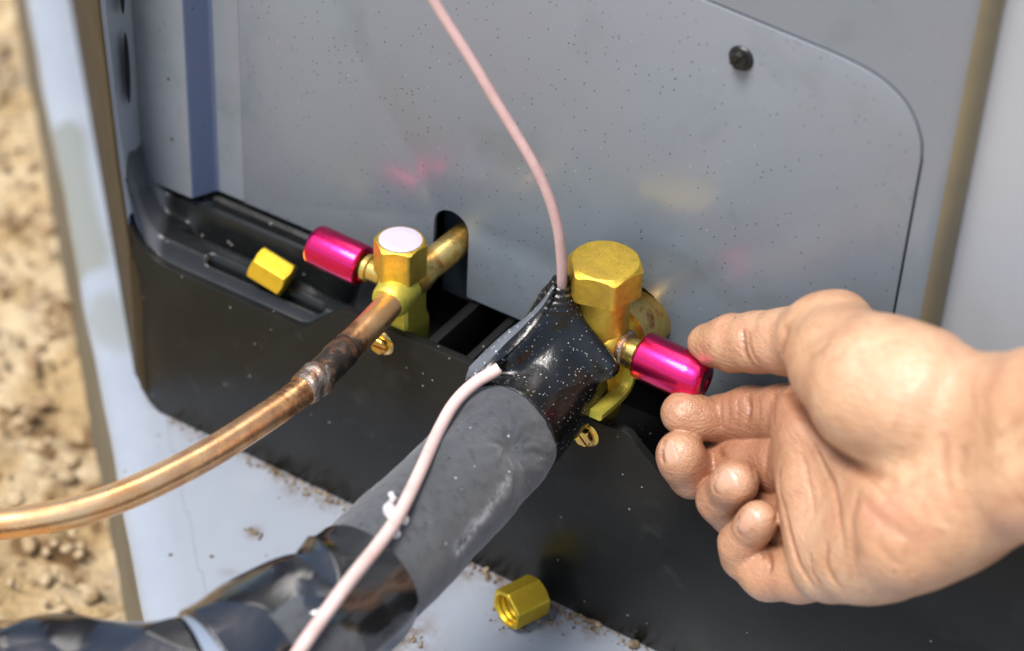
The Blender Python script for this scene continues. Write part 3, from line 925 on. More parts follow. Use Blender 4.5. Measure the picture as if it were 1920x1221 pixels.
def build_large_valve():
    y = 7.0
    topc = at(1136, 488, 1, y)
    x = topc[0]
    t = thing('service_valve', (x, y, 60), 'large brass service valve with plain gold hex cap beside the taped joint', 'valve')
    zt = topc[2]; hc = 9.2
    link('hex_cap', *hex_solid((x, y, zt - hc), (0, 0, 1), 9.1, hc, phase=0.25, cham=0.95), M['brass_cap'], t, 28)
    zb = 72.0
    xb = x + 0.2
    column = lathe([(5.5, zb - 2), (7.2, zb), (7.5, zb + 6), (7.5, 96), (7.3, zt - hc - 3), (7.6, zt - hc - 1.5), (7.6, zt - hc + 0.5)], (xb, y, 0), (0, 0, 1), 56)
    # bulge towards the rear pipe and the side port
    zp = 96.2
    rear = lathe([(6.8, 0), (6.8, 7), (6.5, 9), (6.5, 10)], (x + 1.0, y, 93.5), (0.10, 1, -0.05), 48)
    side = lathe([(6.6, 0), (6.2, 5.5), (5.0, 7.2), (4.4, 7.6), (3, 7.6)], (x, y - 0.5, zp), (1, 0, 0), 48)
    front = lathe([(7.0, 0), (7.4, 8), (8.2, 10), (8.2, 14)], (x - 3, y, 86), (-0.1, -1, 0), 48)
    link('valve_body', *join(column, rear, side, front), M['brass_cap'], t, 35)
    nut = lathe([(3.4, 0), (4.7, 0.05), (4.9, 0.4), (4.9, 1.3), (4.6, 1.7), (3.3, 1.75)], (x + 7.5, y - 0.5, zp), (1, 0, 0), 48)
    collar = link('port_collar', *nut, M['braze'], t, 35)
    neck = lathe([(3.2, 0), (3.4, 2.0), (3.4, 3.2), (3.0, 3.5), (3.0, 9)], (x + 9.0, y - 0.5, zp), (1, 0, 0), 48)
    link('port_neck', *neck, M['brass_port'], t, 35)
    service_cap(t, (x + 13.4, y - 0.5, zp), (1, 0, -0.05), 6.55, 19.2, rounded=True)
    P = np.linspace([x + 2.4, y + 8, 92.8], [x + 4.6, YP + 6.2, 91.5], 8)
    v, fc, s = tube(P, [8.0] * 8, 48)
    link('rear_pipe', v, fc, M['copper_old'], t, 50)
    # foot: an arched web running forwards from under the port
    pts = [(at(1183, 690, 0, x + 9)[1:]), (at(1176, 718, 0, x + 9)[1:]), (at(1160, 742, 0, x + 9)[1:]), (at(1118, 779, 0, x + 9)[1:])]
    P = catmull(np.array([(x + 8.5, p[0], p[1]) for p in pts]), 6)
    L = []
    T = np.gradient(P, axis=0); T /= np.linalg.norm(T, axis=1)[:, None]
    for p, tt in zip(P, T):
        nn = np.cross(tt, (1, 0, 0))
        w, h = 2.2, 1.3
        L.append(np.array([p + np.array([sx * w, 0, 0]) + nn * sy * h for sx, sy in ((1, .6), (.7, 1), (-.7, 1), (-1, .6), (-1, -.6), (-.7, -1), (.7, -1), (1, -.6))]))
    link('mounting_foot', *rings(L), M['brass_body'], t, 35)
    return x, y, zt


# ================================================================== copper pipe
def build_copper(x, y, z):
    px = [(700, 604), (672, 632), (640, 664), (605, 700), (570, 731), (520, 768), (460, 808), (400, 846), (330, 884), (250, 922), (170, 951), (90, 970), (0, 982), (-120, 990), (-260, 985)]
    P = [np.array([x + 2.2, y - 7.0, z]), np.array([x + 3.2, y - 10.0, z + 0.1])] + [at(a, b, 2, 85.0 + min(1, i / 6.0) * 0.0) for i, (a, b) in enumerate(px)]
    P = [P[0], P[1]] + [p for p in P[2:] if p[1] < y - 14]
    P = catmull(np.array(P), 14)
    s = np.concatenate([[0], np.cumsum(np.linalg.norm(np.diff(P, axis=0), axis=1))])
    t = thing('copper_pipe', tuple(P[0]), 'bent copper pipe brazed with a sooty joint running off to the left', 'pipe')
    # where the joint is (pixel 578,715)
    J = at(577, 718, 2, 85.0); js = s[np.argmin(np.linalg.norm(P - J, axis=1))]
    R = np.where(s < js, 4.05, 3.95)
    v, fc, s2 = tube(P, R, 40)
    sv = np.repeat(s, 40)
    sv = np.concatenate([sv])[:len(v)]
    nz = fbm(v, 0.06, 3) * 4
    heat = np.where(sv < js, np.clip((js - 18 - sv + nz) / 4, 0, 1), np.clip((js + 26 - sv + nz * 1.5) / 12, 0, 1) * 0.9)
    heat = np.clip(heat, 0, 1)
    soot = np.clip((sv - (js - 21) + nz * 1.4) / 7, 0, 1) * np.clip((js - sv) / 0.6 + 1, 0, 1)
    heat2 = np.clip((js + 24 - sv) / 12, 0, 1) * np.clip((sv - js), 0, 1) + 0.8 * np.clip((sv - (js - 27)) / 5, 0, 1) * np.clip(js - 16 - sv, 0, 1)
    purple = np.clip((sv - js - 14) / 10, 0, 1) * np.clip((js + 60 - sv) / 15, 0, 1) * 0.5
    link('pipe_tube', v, fc, M['copper'], t, 60, attrs={'heat': heat, 'heat2': np.clip(heat2, 0, 1), 'soot': np.clip(soot, 0, 0.93), 'purple': purple})
    # swaged socket and brazing bead
    m = (s > js - 19) & (s < js - 0.5)
    v, fc, s3 = tube(P[m], 4.45, 40, disp=lambda i, q, a: -0.45 * math.exp(-((q - 1) / 1.2) ** 2) + 0.08 * math.sin(a * 3 + q))
    so = link('socket', v, fc, mat('sooty_copper_socket', (0.055, 0.045, 0.038), metal=0.6, rough_var=(0.3, 0.22, 0.45),
              mottle=[(0.2, (0.20, 0.10, 0.055), 0.5, 0.62), (0.6, (0.28, 0.24, 0.12), 0.66, 0.72)], bump=[('noise', 0.7, 0.2)]), t, 60)
    m = (s > js - 5.0) & (s < js + 4.2)
    q0 = s[m][0]
    v, fc, s3 = tube(catmull(P[m][::2], 6), 4.3, 48, disp=lambda i, q, a: 0.75 * math.exp(-((q - 2.4 - 0.6 * math.sin(a)) / 2.0) ** 2) + 0.35 * math.exp(-((q - 6.4 - 0.5 * math.sin(a + 1)) / 1.5) ** 2)
                     + 0.10 * math.sin(3 * a + q * 0.9) + 0.06 * math.sin(7 * a + 2 * q))
    link('brazed_bead', v, fc, M['braze'], t, 80)


# ================================================================== insulated pipe and tape
FX, FZ, FR = 48.5, 80.0, 15.4


def build_foam():
    t = thing('insulated_pipe', (FX, -24, FZ), 'thick charcoal foam sleeved pipe running to the lower left', 'pipe insulation')
    P = [(46.5, 2, 81.0), (46.6, -10, 80.8), (46.9, -24, 80.5), (47.6, -40, 80.0), (48.2, -60, 79.7), (48.2, -85, 79.8), (48, -110, 80), (47, -126, 80)]
    P = catmull(P, 26)
    n = 160

    rs = np.random.RandomState(5)
    fo = [(rs.uniform(-29, -34), rs.uniform(0, 6.28), rs.uniform(0.15, 0.6)) for _ in range(10)]

    v, fc, s = tube(P, np.interp(P[:, 1], [-75, -45, -24, 0], [FR, 14.9, 14.0, 13.5]), n)
    c = P[np.repeat(np.arange(len(P)), n)]
    rad = v - c; rad /= np.linalg.norm(rad, axis=1)[:, None]
    yv = v[:, 1]; xv = v[:, 0]; zv = v[:, 2]
    ang = np.arctan2(rad[:, 2], rad[:, 0])
    # crumpled elbow: folds radiating from a pinch on the camera side
    pin = at(965, 838, 2, FZ + 11)
    dv = v - pin
    dist = np.linalg.norm(dv, axis=1) + 1e-6
    pa = np.arctan2(dv[:, 2] + dv[:, 0] * 0.2, dv[:, 1])
    env = np.exp(-((dist - 4) / 11) ** 2)
    wr = 0.34 * np.sin(pa * 9 + 2.0 * fbm(v, 0.05, 2)) * env * np.clip(dist / 5, 0, 1) + 0.20 * np.sin(pa * 21 + 3 * fbm(v, 0.08, 2)) * env * np.clip(dist / 4, 0, 1)
    wr -= 1.9 * np.exp(-(dist / 3.6) ** 2)
    # bulge of the bend before the tape, dip after it
    wr += 0.8 * np.exp(-((yv + 30) / 6.0) ** 2) - 0.7 * np.exp(-((yv + 42) / 5) ** 2) * np.clip(np.sin(ang + 0.3), -0.3, 1)
    # long crease (slit seam) down the right side
    cr0, cr1 = at(985, 880, 0, FX + 11), at(850, 1045, 0, FX + 10)
    pd = poly_dist(v, np.array([at(960, 905, 2, FZ + 7), at(930, 945, 2, FZ + 6.5), at(895, 985, 2, FZ + 5.5), at(862, 1030, 2, FZ + 4)]))
    wr -= 0.7 * np.exp(-(pd / 0.8) ** 2)
    wr += 0.25 * fbm(v, 0.03, 2) + 0.10 * fbm(v, 0.12, 2)
    v = v + rad * wr[:, None]
    scuff = np.exp(-(np.maximum(pd - 0.3, 0) / 1.5) ** 2) * 0.9
    link('foam_sleeve', v, fc, M['foam'], t, 180, attrs={'scuff': scuff})
    return t


def build_vinyl():
    t = thing('vinyl_wrapped_pipe', (0, -150, 70), 'pipe run wrapped in crumpled glossy black vinyl tape at lower left', 'wrapped pipe')
    # first length: loose twisted wrap round the foam
    Pa = [(48.2, -91, 80), (48.0, -100, 80), (47.0, -109, 80), at(560, 1170, 2, 80), at(500, 1205, 2, 79.5), at(445, 1238, 2, 79), at(400, 1262, 2, 78.5)]
    P = catmull(Pa, 26)
    n = 150

    def fold(i, s, a):
        g = min(1, s / 10.0)
        f1 = math.sin(1 * a + s * 0.075 + 0.8 * math.sin(s * 0.06))
        f2 = math.sin(2 * a - s * 0.06 + 1.1 * math.sin(a + s * 0.07))
        ridge = lambda q: (1 - abs(q)) ** 2.0
        r = -0.9 * max(0, (s - 22) / 30) + g * (2.4 * ridge(f1) * (0.5 + 0.5 * math.sin(s * 0.07 + 1)) + 0.7 * ridge(f2) + 0.15 * math.sin(5 * a + s * 0.23) - 0.3)
        r += 3.0 * math.exp(-((s - 30) / 9.0) ** 2) * max(0, math.cos(a - 3.6)) ** 2
        return r
    v, fc, s = tube(P, 15.9 + np.linspace(0, 1.5, len(P)), n, cap=(False, True), disp=fold)
    link('vinyl_wrap', v, fc, M['vinyl'], t, 180)
    # grey band where the wrap turns left
    Pb = catmull([at(455, 1240, 2, 78), at(420, 1262, 2, 78), at(372, 1278, 2, 78)], 20)
    v, fc, s = tube(Pb, 15.4, 96, cap=(False, False), disp=lambda i, s, a: 0.5 * math.sin(2 * a + 0.15 * s))
    # second length towards the left edge
    Pc = catmull([at(400, 1268, 2, 78), at(340, 1276, 2, 78), at(240, 1274, 2, 78), at(120, 1272, 2, 78), at(0, 1270, 2, 78), at(-140, 1255, 2, 78), at(-300, 1240, 2, 78)], 26)

    def fold2(i, s, a):
        r = 0.8 * (1 - abs(math.sin(a + s * 0.10))) ** 2 + 0.7 * (1 - abs(math.sin(2 * a - s * 0.075 + 1))) ** 2
        r += 0.4 * math.sin(s * 0.21 + 3 * a)
        return r
    v2, fc2, s = tube(Pc, 13.6, 130, disp=fold2)
    link('vinyl_wrap', v2, fc2, M['vinyl'], t, 180)
    link('grey_band', v, fc, M['vinyl_grey'], t, 180)


def build_tape():
    ap = at(1052, 530, 1, 0.0)
    t = thing('electrical_tape', tuple(ap), 'glossy black electrical tape wrapped over pipe joint and pink cable', 'tape')
    y_end = -25.0
    L = at(884, 700, 1, y_end + 1)

    def f(p):
        d = cone(p, (46.3, 4, 81), (46.9, y_end - 8, 80.5), 14.0, 15.2)
        c2 = smin(cone(p, ap, ap + [0, -1.0, -9], 2.5, 3.4), cone(p, ap + [0, -1, -8], (48, -5, 90), 3.2, 11.5), 3)
        d = smin(d, c2, 9)
        d = smin(d, cone(p, ap + [-1, 0, -6], L + [2, 1, 0], 1.5, 1.2), 7)        # left ridge
        d = smin(d, cone(p, ap + [1, 0, -6], at(1143, 688, 1, -2), 1.7, 2.6), 7)  # right ridge
        d = smin(d, cone(p, ap + [-0.8, -1.5, -8], at(960, 668, 1, -17), 1.4, 0.4), 7)      # fold fanning out to the left
        e = y_end + 0.05 * (p[:, 0] - 48) + 0.5 * np.sin(p[:, 2] * 0.2) - p[:, 1]
        d = np.maximum(d, e)
        d = np.maximum(d, (p[:, 1] - 6))
        return d
    V, Fc = surface(f, (20, -32, 58), (74, 10, ap[2] + 6), 0.45)
    N_ = normals(V, Fc)
    w = 0.16 * fbm(V, 0.05, 2)
    # fine gathers under the neck of the tape
    g = np.exp(-(poly_dist(V, np.array([ap + [-1, -2, -10], at(975, 640, 1, -12)])) / 3.2) ** 2)
    w += g * 0.14 * np.sin((V[:, 2] + V[:, 0] * 0.6) * 3.2)
    top = np.clip((V[:, 2] - (ap[2] - 7)) / 5, 0, 1)
    w += top * 0.22 * np.sin(V[:, 2] * 4)
    V = V + N_ * w[:, None]
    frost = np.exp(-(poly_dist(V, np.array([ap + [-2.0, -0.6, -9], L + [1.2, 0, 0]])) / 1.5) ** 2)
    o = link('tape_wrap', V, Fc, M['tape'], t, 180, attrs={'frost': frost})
    # free edge of the tape: a thin pale turned-up strip along the left ridge
    outer = catmull(np.array([(1038, 532, 0), (1022, 556, 0), (1003, 578, 0), (978, 600, 0), (945, 625, 0), (912, 655, 0), (880, 688, 0)]), 5)
    inner = catmull(np.array([(1040, 538, 0), (1025, 562, 0), (1007, 586, 0), (984, 609, 0), (955, 637, 0), (925, 668, 0), (872, 722, 0)]), 5)
    rows = []
    for i in range(31):
        q = i / 30
        yy = ap[1] - 2.2 + (y_end - ap[1] - 0.6) * q
        a_, b_ = at(outer[i][0], outer[i][1], 1, yy), at(inner[i][0], inner[i][1], 1, yy - 1.8)
        wob = np.array([0, -0.35, 0.2]) * math.sin(q * 19)
        rows.append([a_, (a_ + b_) / 2 + [0, -0.5, 0.2] + wob, b_ + wob * 0.5])
    Vf = []
    Ff = []
    for off_ in (0.0, 0.25):
        for r_ in rows:
            for p in r_: Vf.append(p + np.array([0, off_, -off_]))
    k = len(rows) * 3
    for i in range(30):
        for j in range(2):
            a_ = i * 3 + j
            Ff.append([a_, a_ + 1, a_ + 4, a_ + 3]); Ff.append([k + a_, k + a_ + 3, k + a_ + 4, k + a_ + 1])
        Ff.append([i * 3, i * 3 + 3, k + i * 3 + 3, k + i * 3]); Ff.append([i * 3 + 2, k + i * 3 + 2, k + i * 3 + 5, i * 3 + 5])
    Ff.append([89 + 1, 91, k + 91, k + 90]); Ff.append([91, 92, k + 92, k + 91])
    link('tape_edge', np.array(Vf), Ff, mat('frosted_tape_edge', (0.10, 0.11, 0.125), rough=0.45, specks=[(0.9, 0.3, (0.5, 0.5, 0.52), 0.6)]), t, 60)
    return ap


# ================================================================== cables
def surf_points(objs, pix, lift):
    """points resting on the given objects where the pixels meet them"""
    bvhs = []
    for o in objs:
        mw = np.array([tuple(v.co) for v in o.data.vertices]) / MM + ROOT_AT[o]
        bvhs.append(BVHTree.FromPolygons([Vector(q) for q in mw], [list(p.vertices) for p in o.data.polygons]))
    out = []
    for px, py in pix:
        best = None
        r = Vector(ray(px, py)).normalized()
        for b in bvhs:
            h = b.ray_cast(Vector(CAM), r)
            if h[0] is not None and (best is None or h[3] < best[3]): best = h
        if best is None: out.append(None)
        else: out.append(np.array(best[0]) - np.array(r) * lift * 1.35)
    return out


def build_cables(ap):
    t = thing('pink_cable', tuple(ap), 'thin dull pink cable rising from the black tape across the grey panel', 'cable')
    px = [(1053, 540), (1054, 518), (1052, 480), (1046, 430), (1030, 372), (1003, 312), (968, 252), (930, 190), (893, 128), (860, 75), (828, 25), (800, -25), (760, -110)]
    P = [at(a, b, 1, -1.0 - 0.9 * i) for i, (a, b) in enumerate(px)]
    v, fc, s = tube(catmull(P, 14), 1.36, 20)
    link('cable_jacket', v, fc, M['pinkwire'], t, 180)
    t = thing('pink_cable', tuple(at(925, 697, 1, -25)), 'pale pink cable lying along the foam sleeve towards the bottom edge', 'cable')
    px = [(936, 690), (922, 699), (895, 715), (868, 738), (846, 765), (828, 797), (812, 830), (795, 868), (778, 905), (760, 942), (738, 982), (706, 1026), (672, 1068), (638, 1112), (606, 1156), (576, 1198), (545, 1245), (500, 1310)]
    foam = bpy.data.objects['foam_sleeve']; vin = bpy.data.objects['vinyl_wrap']
    # depth eased along the run so that the cable lies on the sleeve without following every fold
    pts = surf_points([foam, vin, bpy.data.objects['tape_wrap']], px, 1.75)
    dep = np.array([np.linalg.norm(p - CAM) if p is not None else np.nan for p in pts])
    i = np.arange(len(px)); ok = ~np.isnan(dep)
    dep = np.interp(i, i[ok], dep[ok])
    k = np.array([1, 2, 3, 2, 1]) / 9
    dm = np.convolve(np.pad(dep, 2, mode='edge'), k, mode='valid')
    dm = np.minimum(dm, dep + 0.6) - 0.8
    dm[1] = dm[2] - 0.9; dm[0] = dm[2] - 0.9
    P = [CAM + ray(a, b) / np.linalg.norm(ray(a, b)) * d_ for (a, b), d_ in zip(px, dm)]
    v, fc, s = tube(catmull(P, 12), 1.66, 20)
    link('cable_jacket', v, fc, M['palewire'], t, 180)
    # white sealant smear squeezed out beside it
    c = surf_points([foam], [(737, 932), (730, 955), (742, 1002), (762, 966), (741, 990), (757, 975)], 0.7)
    cc = [(q, r) for q, r in zip(c, (1.0, 1.6, 1.2, 1.3, 1.3, 1.1))]

    def f(p):
        d = cone(p, cc[0][0], cc[1][0], 0.8, 1.2)
        d = smin(d, cone(p, cc[1][0], cc[2][0], 1.2, 1.0), 1)
        d = smin(d, cone(p, cc[1][0], cc[5][0], 1.1, 1.2), 1)
        d = smin(d, cone(p, cc[2][0], cc[4][0], 0.9, 0.9), 1)
        d = smin(d, cone(p, cc[0][0] + [-.5, 0, .4], cc[0][0], 1.1, 0.7), .6)
        return d + 0.25 * fbm(p, 0.25, 2)
    A = np.array([q for q, _ in cc])
    V, Fc = surface(f, A.min(0) - 4, A.max(0) + 4, 0.3)
    link('sealant_smear', V, Fc, M['putty'], t, 180)


# ================================================================== loose nuts
def build_nuts():
    # in the tray
    c = at(510, 509, 2, 70.0)
    t = thing('flare_nut', tuple(c), 'loose brass flare nut lying in the black tray left of the pink cap', 'nut', 'loose brass nuts')
    d = np.array([0.93, 0.16, -0.34]); d /= np.linalg.norm(d)
    link('nut_body', *hex_solid(c - d * 5.7, d, 4.95, 11.4, phase=0.30, cham=0.8, both=True), M['brass_bright'], t, 28)
    # on the plinth, open end to the lower left
    a = at(951, 1143, 2, 6.2); b = at(1003, 1117, 2, 6.2)
    d = b - a; d[2] = 0; d /= np.linalg.norm(d)
    t = thing('flare_nut', tuple(a), 'loose brass flare nut on the blue plinth with its threaded open end showing', 'nut', 'loose brass nuts')
    link('nut_body', *hex_solid(a - d * 0.5, d, 5.7, 11.6, phase=0.62, cham=0.5, bore=4.5, bore_depth=8.5), M['brass_bright'], t, 28)


def build_crumbs(nrm, d, B):
    rs = np.random.RandomState(11)
    ico = bmesh.new(); bmesh.ops.create_icosphere(ico, subdivisions=1, radius=1)
    iv, if_ = bmvf(ico)
    parts = []
    spots = [(575, 915, 7), (620, 938, 5), (525, 893, 4), (475, 1000, 1.6), (880, 1062, 7), (930, 1080, 7), (760, 1195, 6), (1045, 1140, 4), (1070, 1160, 5), (965, 1175, 4), (1020, 1165, 4), (1130, 1185, 6)]
    for k in range(520):
        if k < 330:
            px, py, rr = spots[k % len(spots)]
            c = at(px, py, 2, 0.4) + np.array([rs.normal() * rr, rs.normal() * rr * 0.35, 0])
        else:
            c = np.array([rs.uniform(-90, 120), -abs(rs.gamma(1.0, 1.6)), 0.4])
        if c[1] > -0.3: c[1] = -0.3 - rs.rand()
        s = rs.gamma(2, 0.16) + 0.12
        q = iv * s * rs.uniform(0.6, 1.3, (1, 3)) * [1, 1, 0.7]
        parts.append((q + c + [0, 0, s * 0.4], if_))
    V, Fc = join(*parts)
    tag(link('dirt_crumbs', V, Fc, M['crumb'], smooth=180), 'brown crumbs of dirt along the foot of the black cover', kind='stuff')


# ================================================================== the hand
def hand_depth(px):
    return 601.0 - (px - 1300) * 0.128


def H(px, py, off=0.0):
    """a joint of the hand: picture column and row, off mm nearer to the camera than the hand's own slanted plane"""
    d = hand_depth(px) - off
    return CAM + ray(px, py) * d


def rpx(r, px):
    return r * hand_depth(px) / F_PX


def build_hand():
    t = thing('person', tuple(H(1700, 850)), 'bare right hand and wrist reaching in, fingertips holding the right pink cap', 'person')

    def K(x, y, off, r): return (H(x, y, off), rpx(r, x))

    def chain(p, pts, k):
        d = None
        for (a, ra), (b, rb) in zip(pts[:-1], pts[1:]):
            c = cone(p, a, b, ra, rb)
            d = c if d is None else smin(d, c, k)
        return d
    palm_chains = [
        # forearm and wrist: two flat strands
        ([K(2120, 775, 6, 128), K(1960, 778, 4, 124), K(1850, 778, 2, 112), K(1740, 790, 0, 118)], 6),
        ([K(2120, 893, 6, 122), K(1960, 888, 4, 122), K(1850, 902, 2, 120), K(1740, 928, 0, 120)], 6),
        # the four metacarpals fanning out
        ([K(1760, 860, 0, 110), K(1620, 800, -2, 92), K(1515, 790, -6, 72)], 8),
        ([K(1760, 880, 0, 108), K(1630, 880, -6, 88), K(1520, 880, -6, 70)], 8),
        ([K(1760, 920, 0, 110), K(1640, 965, -2, 90), K(1530, 975, -3, 68)], 8),
        ([K(1770, 960, 0, 112), K(1660, 1022, 1, 96), K(1560, 1055, 1, 72)], 8),
        # heel of the hand on the little finger side
        ([K(1790, 955, 6, 98), K(1700, 1000, 10, 98), K(1610, 1040, 6, 80)], 8),
        # pads under the fingers
        ([K(1515, 835, 1.5, 44), K(1520, 905, 3, 46), K(1532, 985, 4, 46), K(1548, 1060, 4, 50)], 6),
    ]
    thenar = [K(1790, 790, 4, 112), K(1720, 745, 11, 124), K(1645, 722, 13.5, 124), K(1585, 680, 9, 98), K(1535, 640, 3, 74)]
    thumb = [K(1580, 612, 0, 58), K(1530, 622, -1, 60), K(1470, 640, -2, 60), K(1420, 642, -2.5, 56), K(1372, 644, -3, 52), K(1336, 646, -3.5, 38), K(1321, 643, -3.2, 29)]
    idx_a = [K(1540, 775, -8, 60), K(1470, 776, -10, 55), K(1405, 777, -11, 52), K(1350, 786, -9, 47)]
    idx_b = [K(1348, 790, -7, 42), K(1312, 786, -1, 38), K(1282, 775, 3.0, 37), K(1276, 774, 3.4, 35)]
    mid_a = [K(1550, 872, -8, 62), K(1470, 872, -10, 58), K(1405, 872, -12, 56), K(1340, 880, -11, 54)]
    mid_b = [K(1335, 893, -8, 45), K(1300, 888, -2, 45), K(1280, 862, 5, 44), K(1277, 853, 6.5, 45)]
    rin_a = [K(1560, 975, -5, 60), K(1490, 978, -8, 55), K(1430, 975, -8, 51), K(1374, 958, -5, 46)]
    rin_b = [K(1372, 958, -5, 50), K(1352, 938, 0, 44), K(1375, 908, 7, 41), K(1381, 903, 8, 41)]
    lit_a = [K(1575, 1062, 0, 62), K(1500, 1078, 0, 52), K(1440, 1075, 0, 50), K(1395, 1042, 1.5, 46)]
    lit_b = [K(1396, 1044, 2, 47), K(1390, 1020, 5, 42), K(1418, 982, 9, 35), K(1424, 974, 10, 34)]
    bump_k = [(H(1570, 600, -2), rpx(50, 1570))]

    def f(p):
        d = None
        for pts, k in palm_chains:
            c = chain(p, pts, 3)
            d = c if d is None else smin(d, c, k)
        th = chain(p, thenar, 5)
        d = smin(d, th, 3.2)
        th = smin(chain(p, thumb, 2.5), np.linalg.norm(p - bump_k[0][0], axis=1) - bump_k[0][1], 6)
        d = smin(d, th, 5)
        fa = None
        for ch in (idx_a, mid_a, rin_a, lit_a):
            c = chain(p, ch, 2.5)
            fa = c if fa is None else smin(fa, c, 0.3)
        d = smin(d, fa, 1.6)
        for ch in (idx_b, mid_b, rin_b, lit_b):
            c = chain(p, ch, 2.5)
            d = smin(d, c, 0.4)
        return d
    allp = np.array([q for c in [thenar, thumb, idx_a, idx_b, mid_a, mid_b, rin_a, rin_b, lit_a, lit_b] + [c_ for c_, _ in palm_chains] for q, r in c])
    # evaluate in a frame turned like the camera so that the grid follows the hand
    Q = lambda w: (w - CAM) @ RW.T
    W = lambda c: c @ RW + CAM
    qa = Q(allp)
    V, Fc = surface(lambda p: f(W(p)), qa.min(0) - 20, qa.max(0) + [16, 20, 20], 0.45)
    V = W(V)
    for _ in range(1):                                      # light smoothing of the grid
        acc = np.zeros_like(V); cnt = np.zeros(len(V))
        for i in range(4):
            for j in (1, 3):
                np.add.at(acc, Fc[:, i], V[Fc[:, (i + j) % 4]]); np.add.at(cnt, Fc[:, i], 1)
        V = V * 0.6 + 0.4 * acc / cnt[:, None]
    N_ = normals(V, Fc)
    bvh = BVHTree.FromPolygons([Vector(v) for v in V], Fc.tolist())

    def hit(px, py):
        r = Vector(ray(px, py)).normalized()
        h = bvh.ray_cast(Vector(CAM), r)
        return None if h[0] is None else (np.array(h[0]), np.array(h[1]))
    disp = np.zeros(len(V)); crease = np.zeros(len(V))
    C_ = [  # creases: pixels, depth mm, width mm, tint
        ([(1478, 690), (1482, 730), (1497, 765), (1521, 812), (1560, 852), (1600, 875), (1650, 893), (1700, 905)], 1.5, 1.5, .55),
        ([(1498, 800), (1530, 840), (1555, 890), (1572, 950), (1580, 1010), (1580, 1060)], 0.45, 0.8, .35),
        ([(1508, 785), (1545, 830), (1590, 870), (1640, 905), (1680, 960)], 0.3, 0.8, .25),
        ([(1468, 870), (1462, 900), (1466, 935), (1478, 990), (1492, 1040), (1515, 1085), (1545, 1118)], 0.7, 0.8, .5),
        ([(1555, 1010), (1548, 1050), (1562, 1085), (1590, 1115)], 0.35, 0.8, .3),
        ([(1520, 1030), (1525, 1075), (1550, 1105)], 0.25, 0.7, .25),
        ([(1598, 905), (1640, 960), (1690, 1000), (1740, 1030)], 0.25, 1.2, .15),
        ([(1394, 608), (1393, 640), (1402, 672), (1420, 692)], 0.5, 0.7, .45),
        ([(1404, 612), (1404, 645), (1416, 672), (1432, 688)], 0.25, 0.6, .3),
        ([(1471, 600), (1473, 640), (1472, 690)], 0.45, 1.3, .25),
        ([(1405, 732), (1404, 770), (1403, 818)], 0.55, 0.7, .6),
        ([(1368, 738), (1366, 775), (1366, 815)], 0.2, 0.8, .2),
        ([(1455, 725), (1450, 770), (1452, 812)], 0.25, 0.7, .3),
        ([(1440, 850), (1436, 880), (1440, 915)], 0.3, 0.7, .3),
        ([(1440, 1025), (1445, 1055), (1442, 1085)], 0.6, 0.7, .5),
        ([(1432, 1030), (1434, 1050)], 0.3, 0.6, .3),
        ([(1450, 940), (1455, 975), (1470, 1000)], 0.3, 0.7, .3),
        ([(1805, 830), (1800, 870), (1808, 920)], 0.4, 1.6, .15),
        ([(1770, 800), (1768, 850), (1775, 910), (1800, 960)], 0.3, 1.3, .12),
        ([(1560, 640), (1540, 655), (1510, 690)], 0.2, 0.9, .15),
        ([(1590, 660), (1560, 675), (1520, 720)], 0.12, 0.9, .1),
        ([(1250, 822), (1243, 838), (1242, 858), (1250, 880)], 0.45, 0.5, .7),
        ([(1350, 884), (1338, 900), (1338, 918), (1350, 930)], 0.45, 0.5, .7),
        ([(1388, 968), (1379, 984), (1382, 998), (1392, 1003)], 0.45, 0.5, .7),
        ([(1354, 748), (1351, 780), (1352, 812)], 0.25, 0.5, .3),
        ([(1384, 742), (1383, 775), (1384, 815)], 0.16, 0.5, .25),
        ([(1424, 738), (1423, 775), (1424, 815)], 0.16, 0.5, .25),
        ([(1345, 820), (1352, 850), (1362, 870)], 0.3, 0.8, .5),
        ([(1415, 850), (1412, 880), (1416, 910)], 0.16, 0.5, .25),
        ([(1500, 840), (1515, 880), (1525, 930), (1530, 990)], 0.2, 0.6, .2),
        ([(1620, 900), (1600, 960), (1600, 1030), (1612, 1090)], 0.35, 1.4, .18),
        ([(1640, 1000), (1665, 1040), (1700, 1070)], 0.2, 1.2, .15),
        ([(1480, 1010), (1500, 1060), (1530, 1100)], 0.3, 0.7, .3),
        ([(1830, 690), (1822, 740), (1826, 800)], 0.25, 1.6, .1),
        ([(1850, 700), (1845, 760), (1850, 840), (1848, 930)], 0.2, 1.8, .08),
    ]
    for pix, dep, wid, tint in C_:
        pp = [hit(*q) for q in pix]
        pp = np.array([q[0] for q in pp if q is not None])
        if len(pp) < 2: continue
        pp = catmull(pp, 6)
        wid *= 1.25; tint = min(1, tint * 1.8); lo_ = 0
        lo, hi = pp.min(0) - 6, pp.max(0) + 6
        m = ((V > lo) & (V < hi)).all(1)
        dd, tt = poly_dist(V[m], pp, True)
        fade = np.clip(tt / 0.2, 0, 1) * np.clip((1 - tt) / 0.35, 0, 1)
        fade = fade * fade * (3 - 2 * fade)
        g = np.exp(-(dd / wid) ** 2) * fade
        disp[m] = np.minimum(disp[m], -1.25 * dep * g)
        disp[m] += 0.10 * fade * dep * np.exp(-((dd - 2.2 * wid) / wid) ** 2)
        crease[m] = np.maximum(crease[m], fade * tint * np.exp(-(dd / (wid * 0.75)) ** 2))
    # tendons and soft unevenness
    disp += 0.28 * fbm(V, 0.020, 2) + 0.11 * fbm(V, 0.075, 2)
    V = V + N_ * disp[:, None]
    red_shade = np.zeros(len(V)); pale = np.zeros(len(V))  # fingertip redness, plus shade on the recessed finger segments painted into the skin
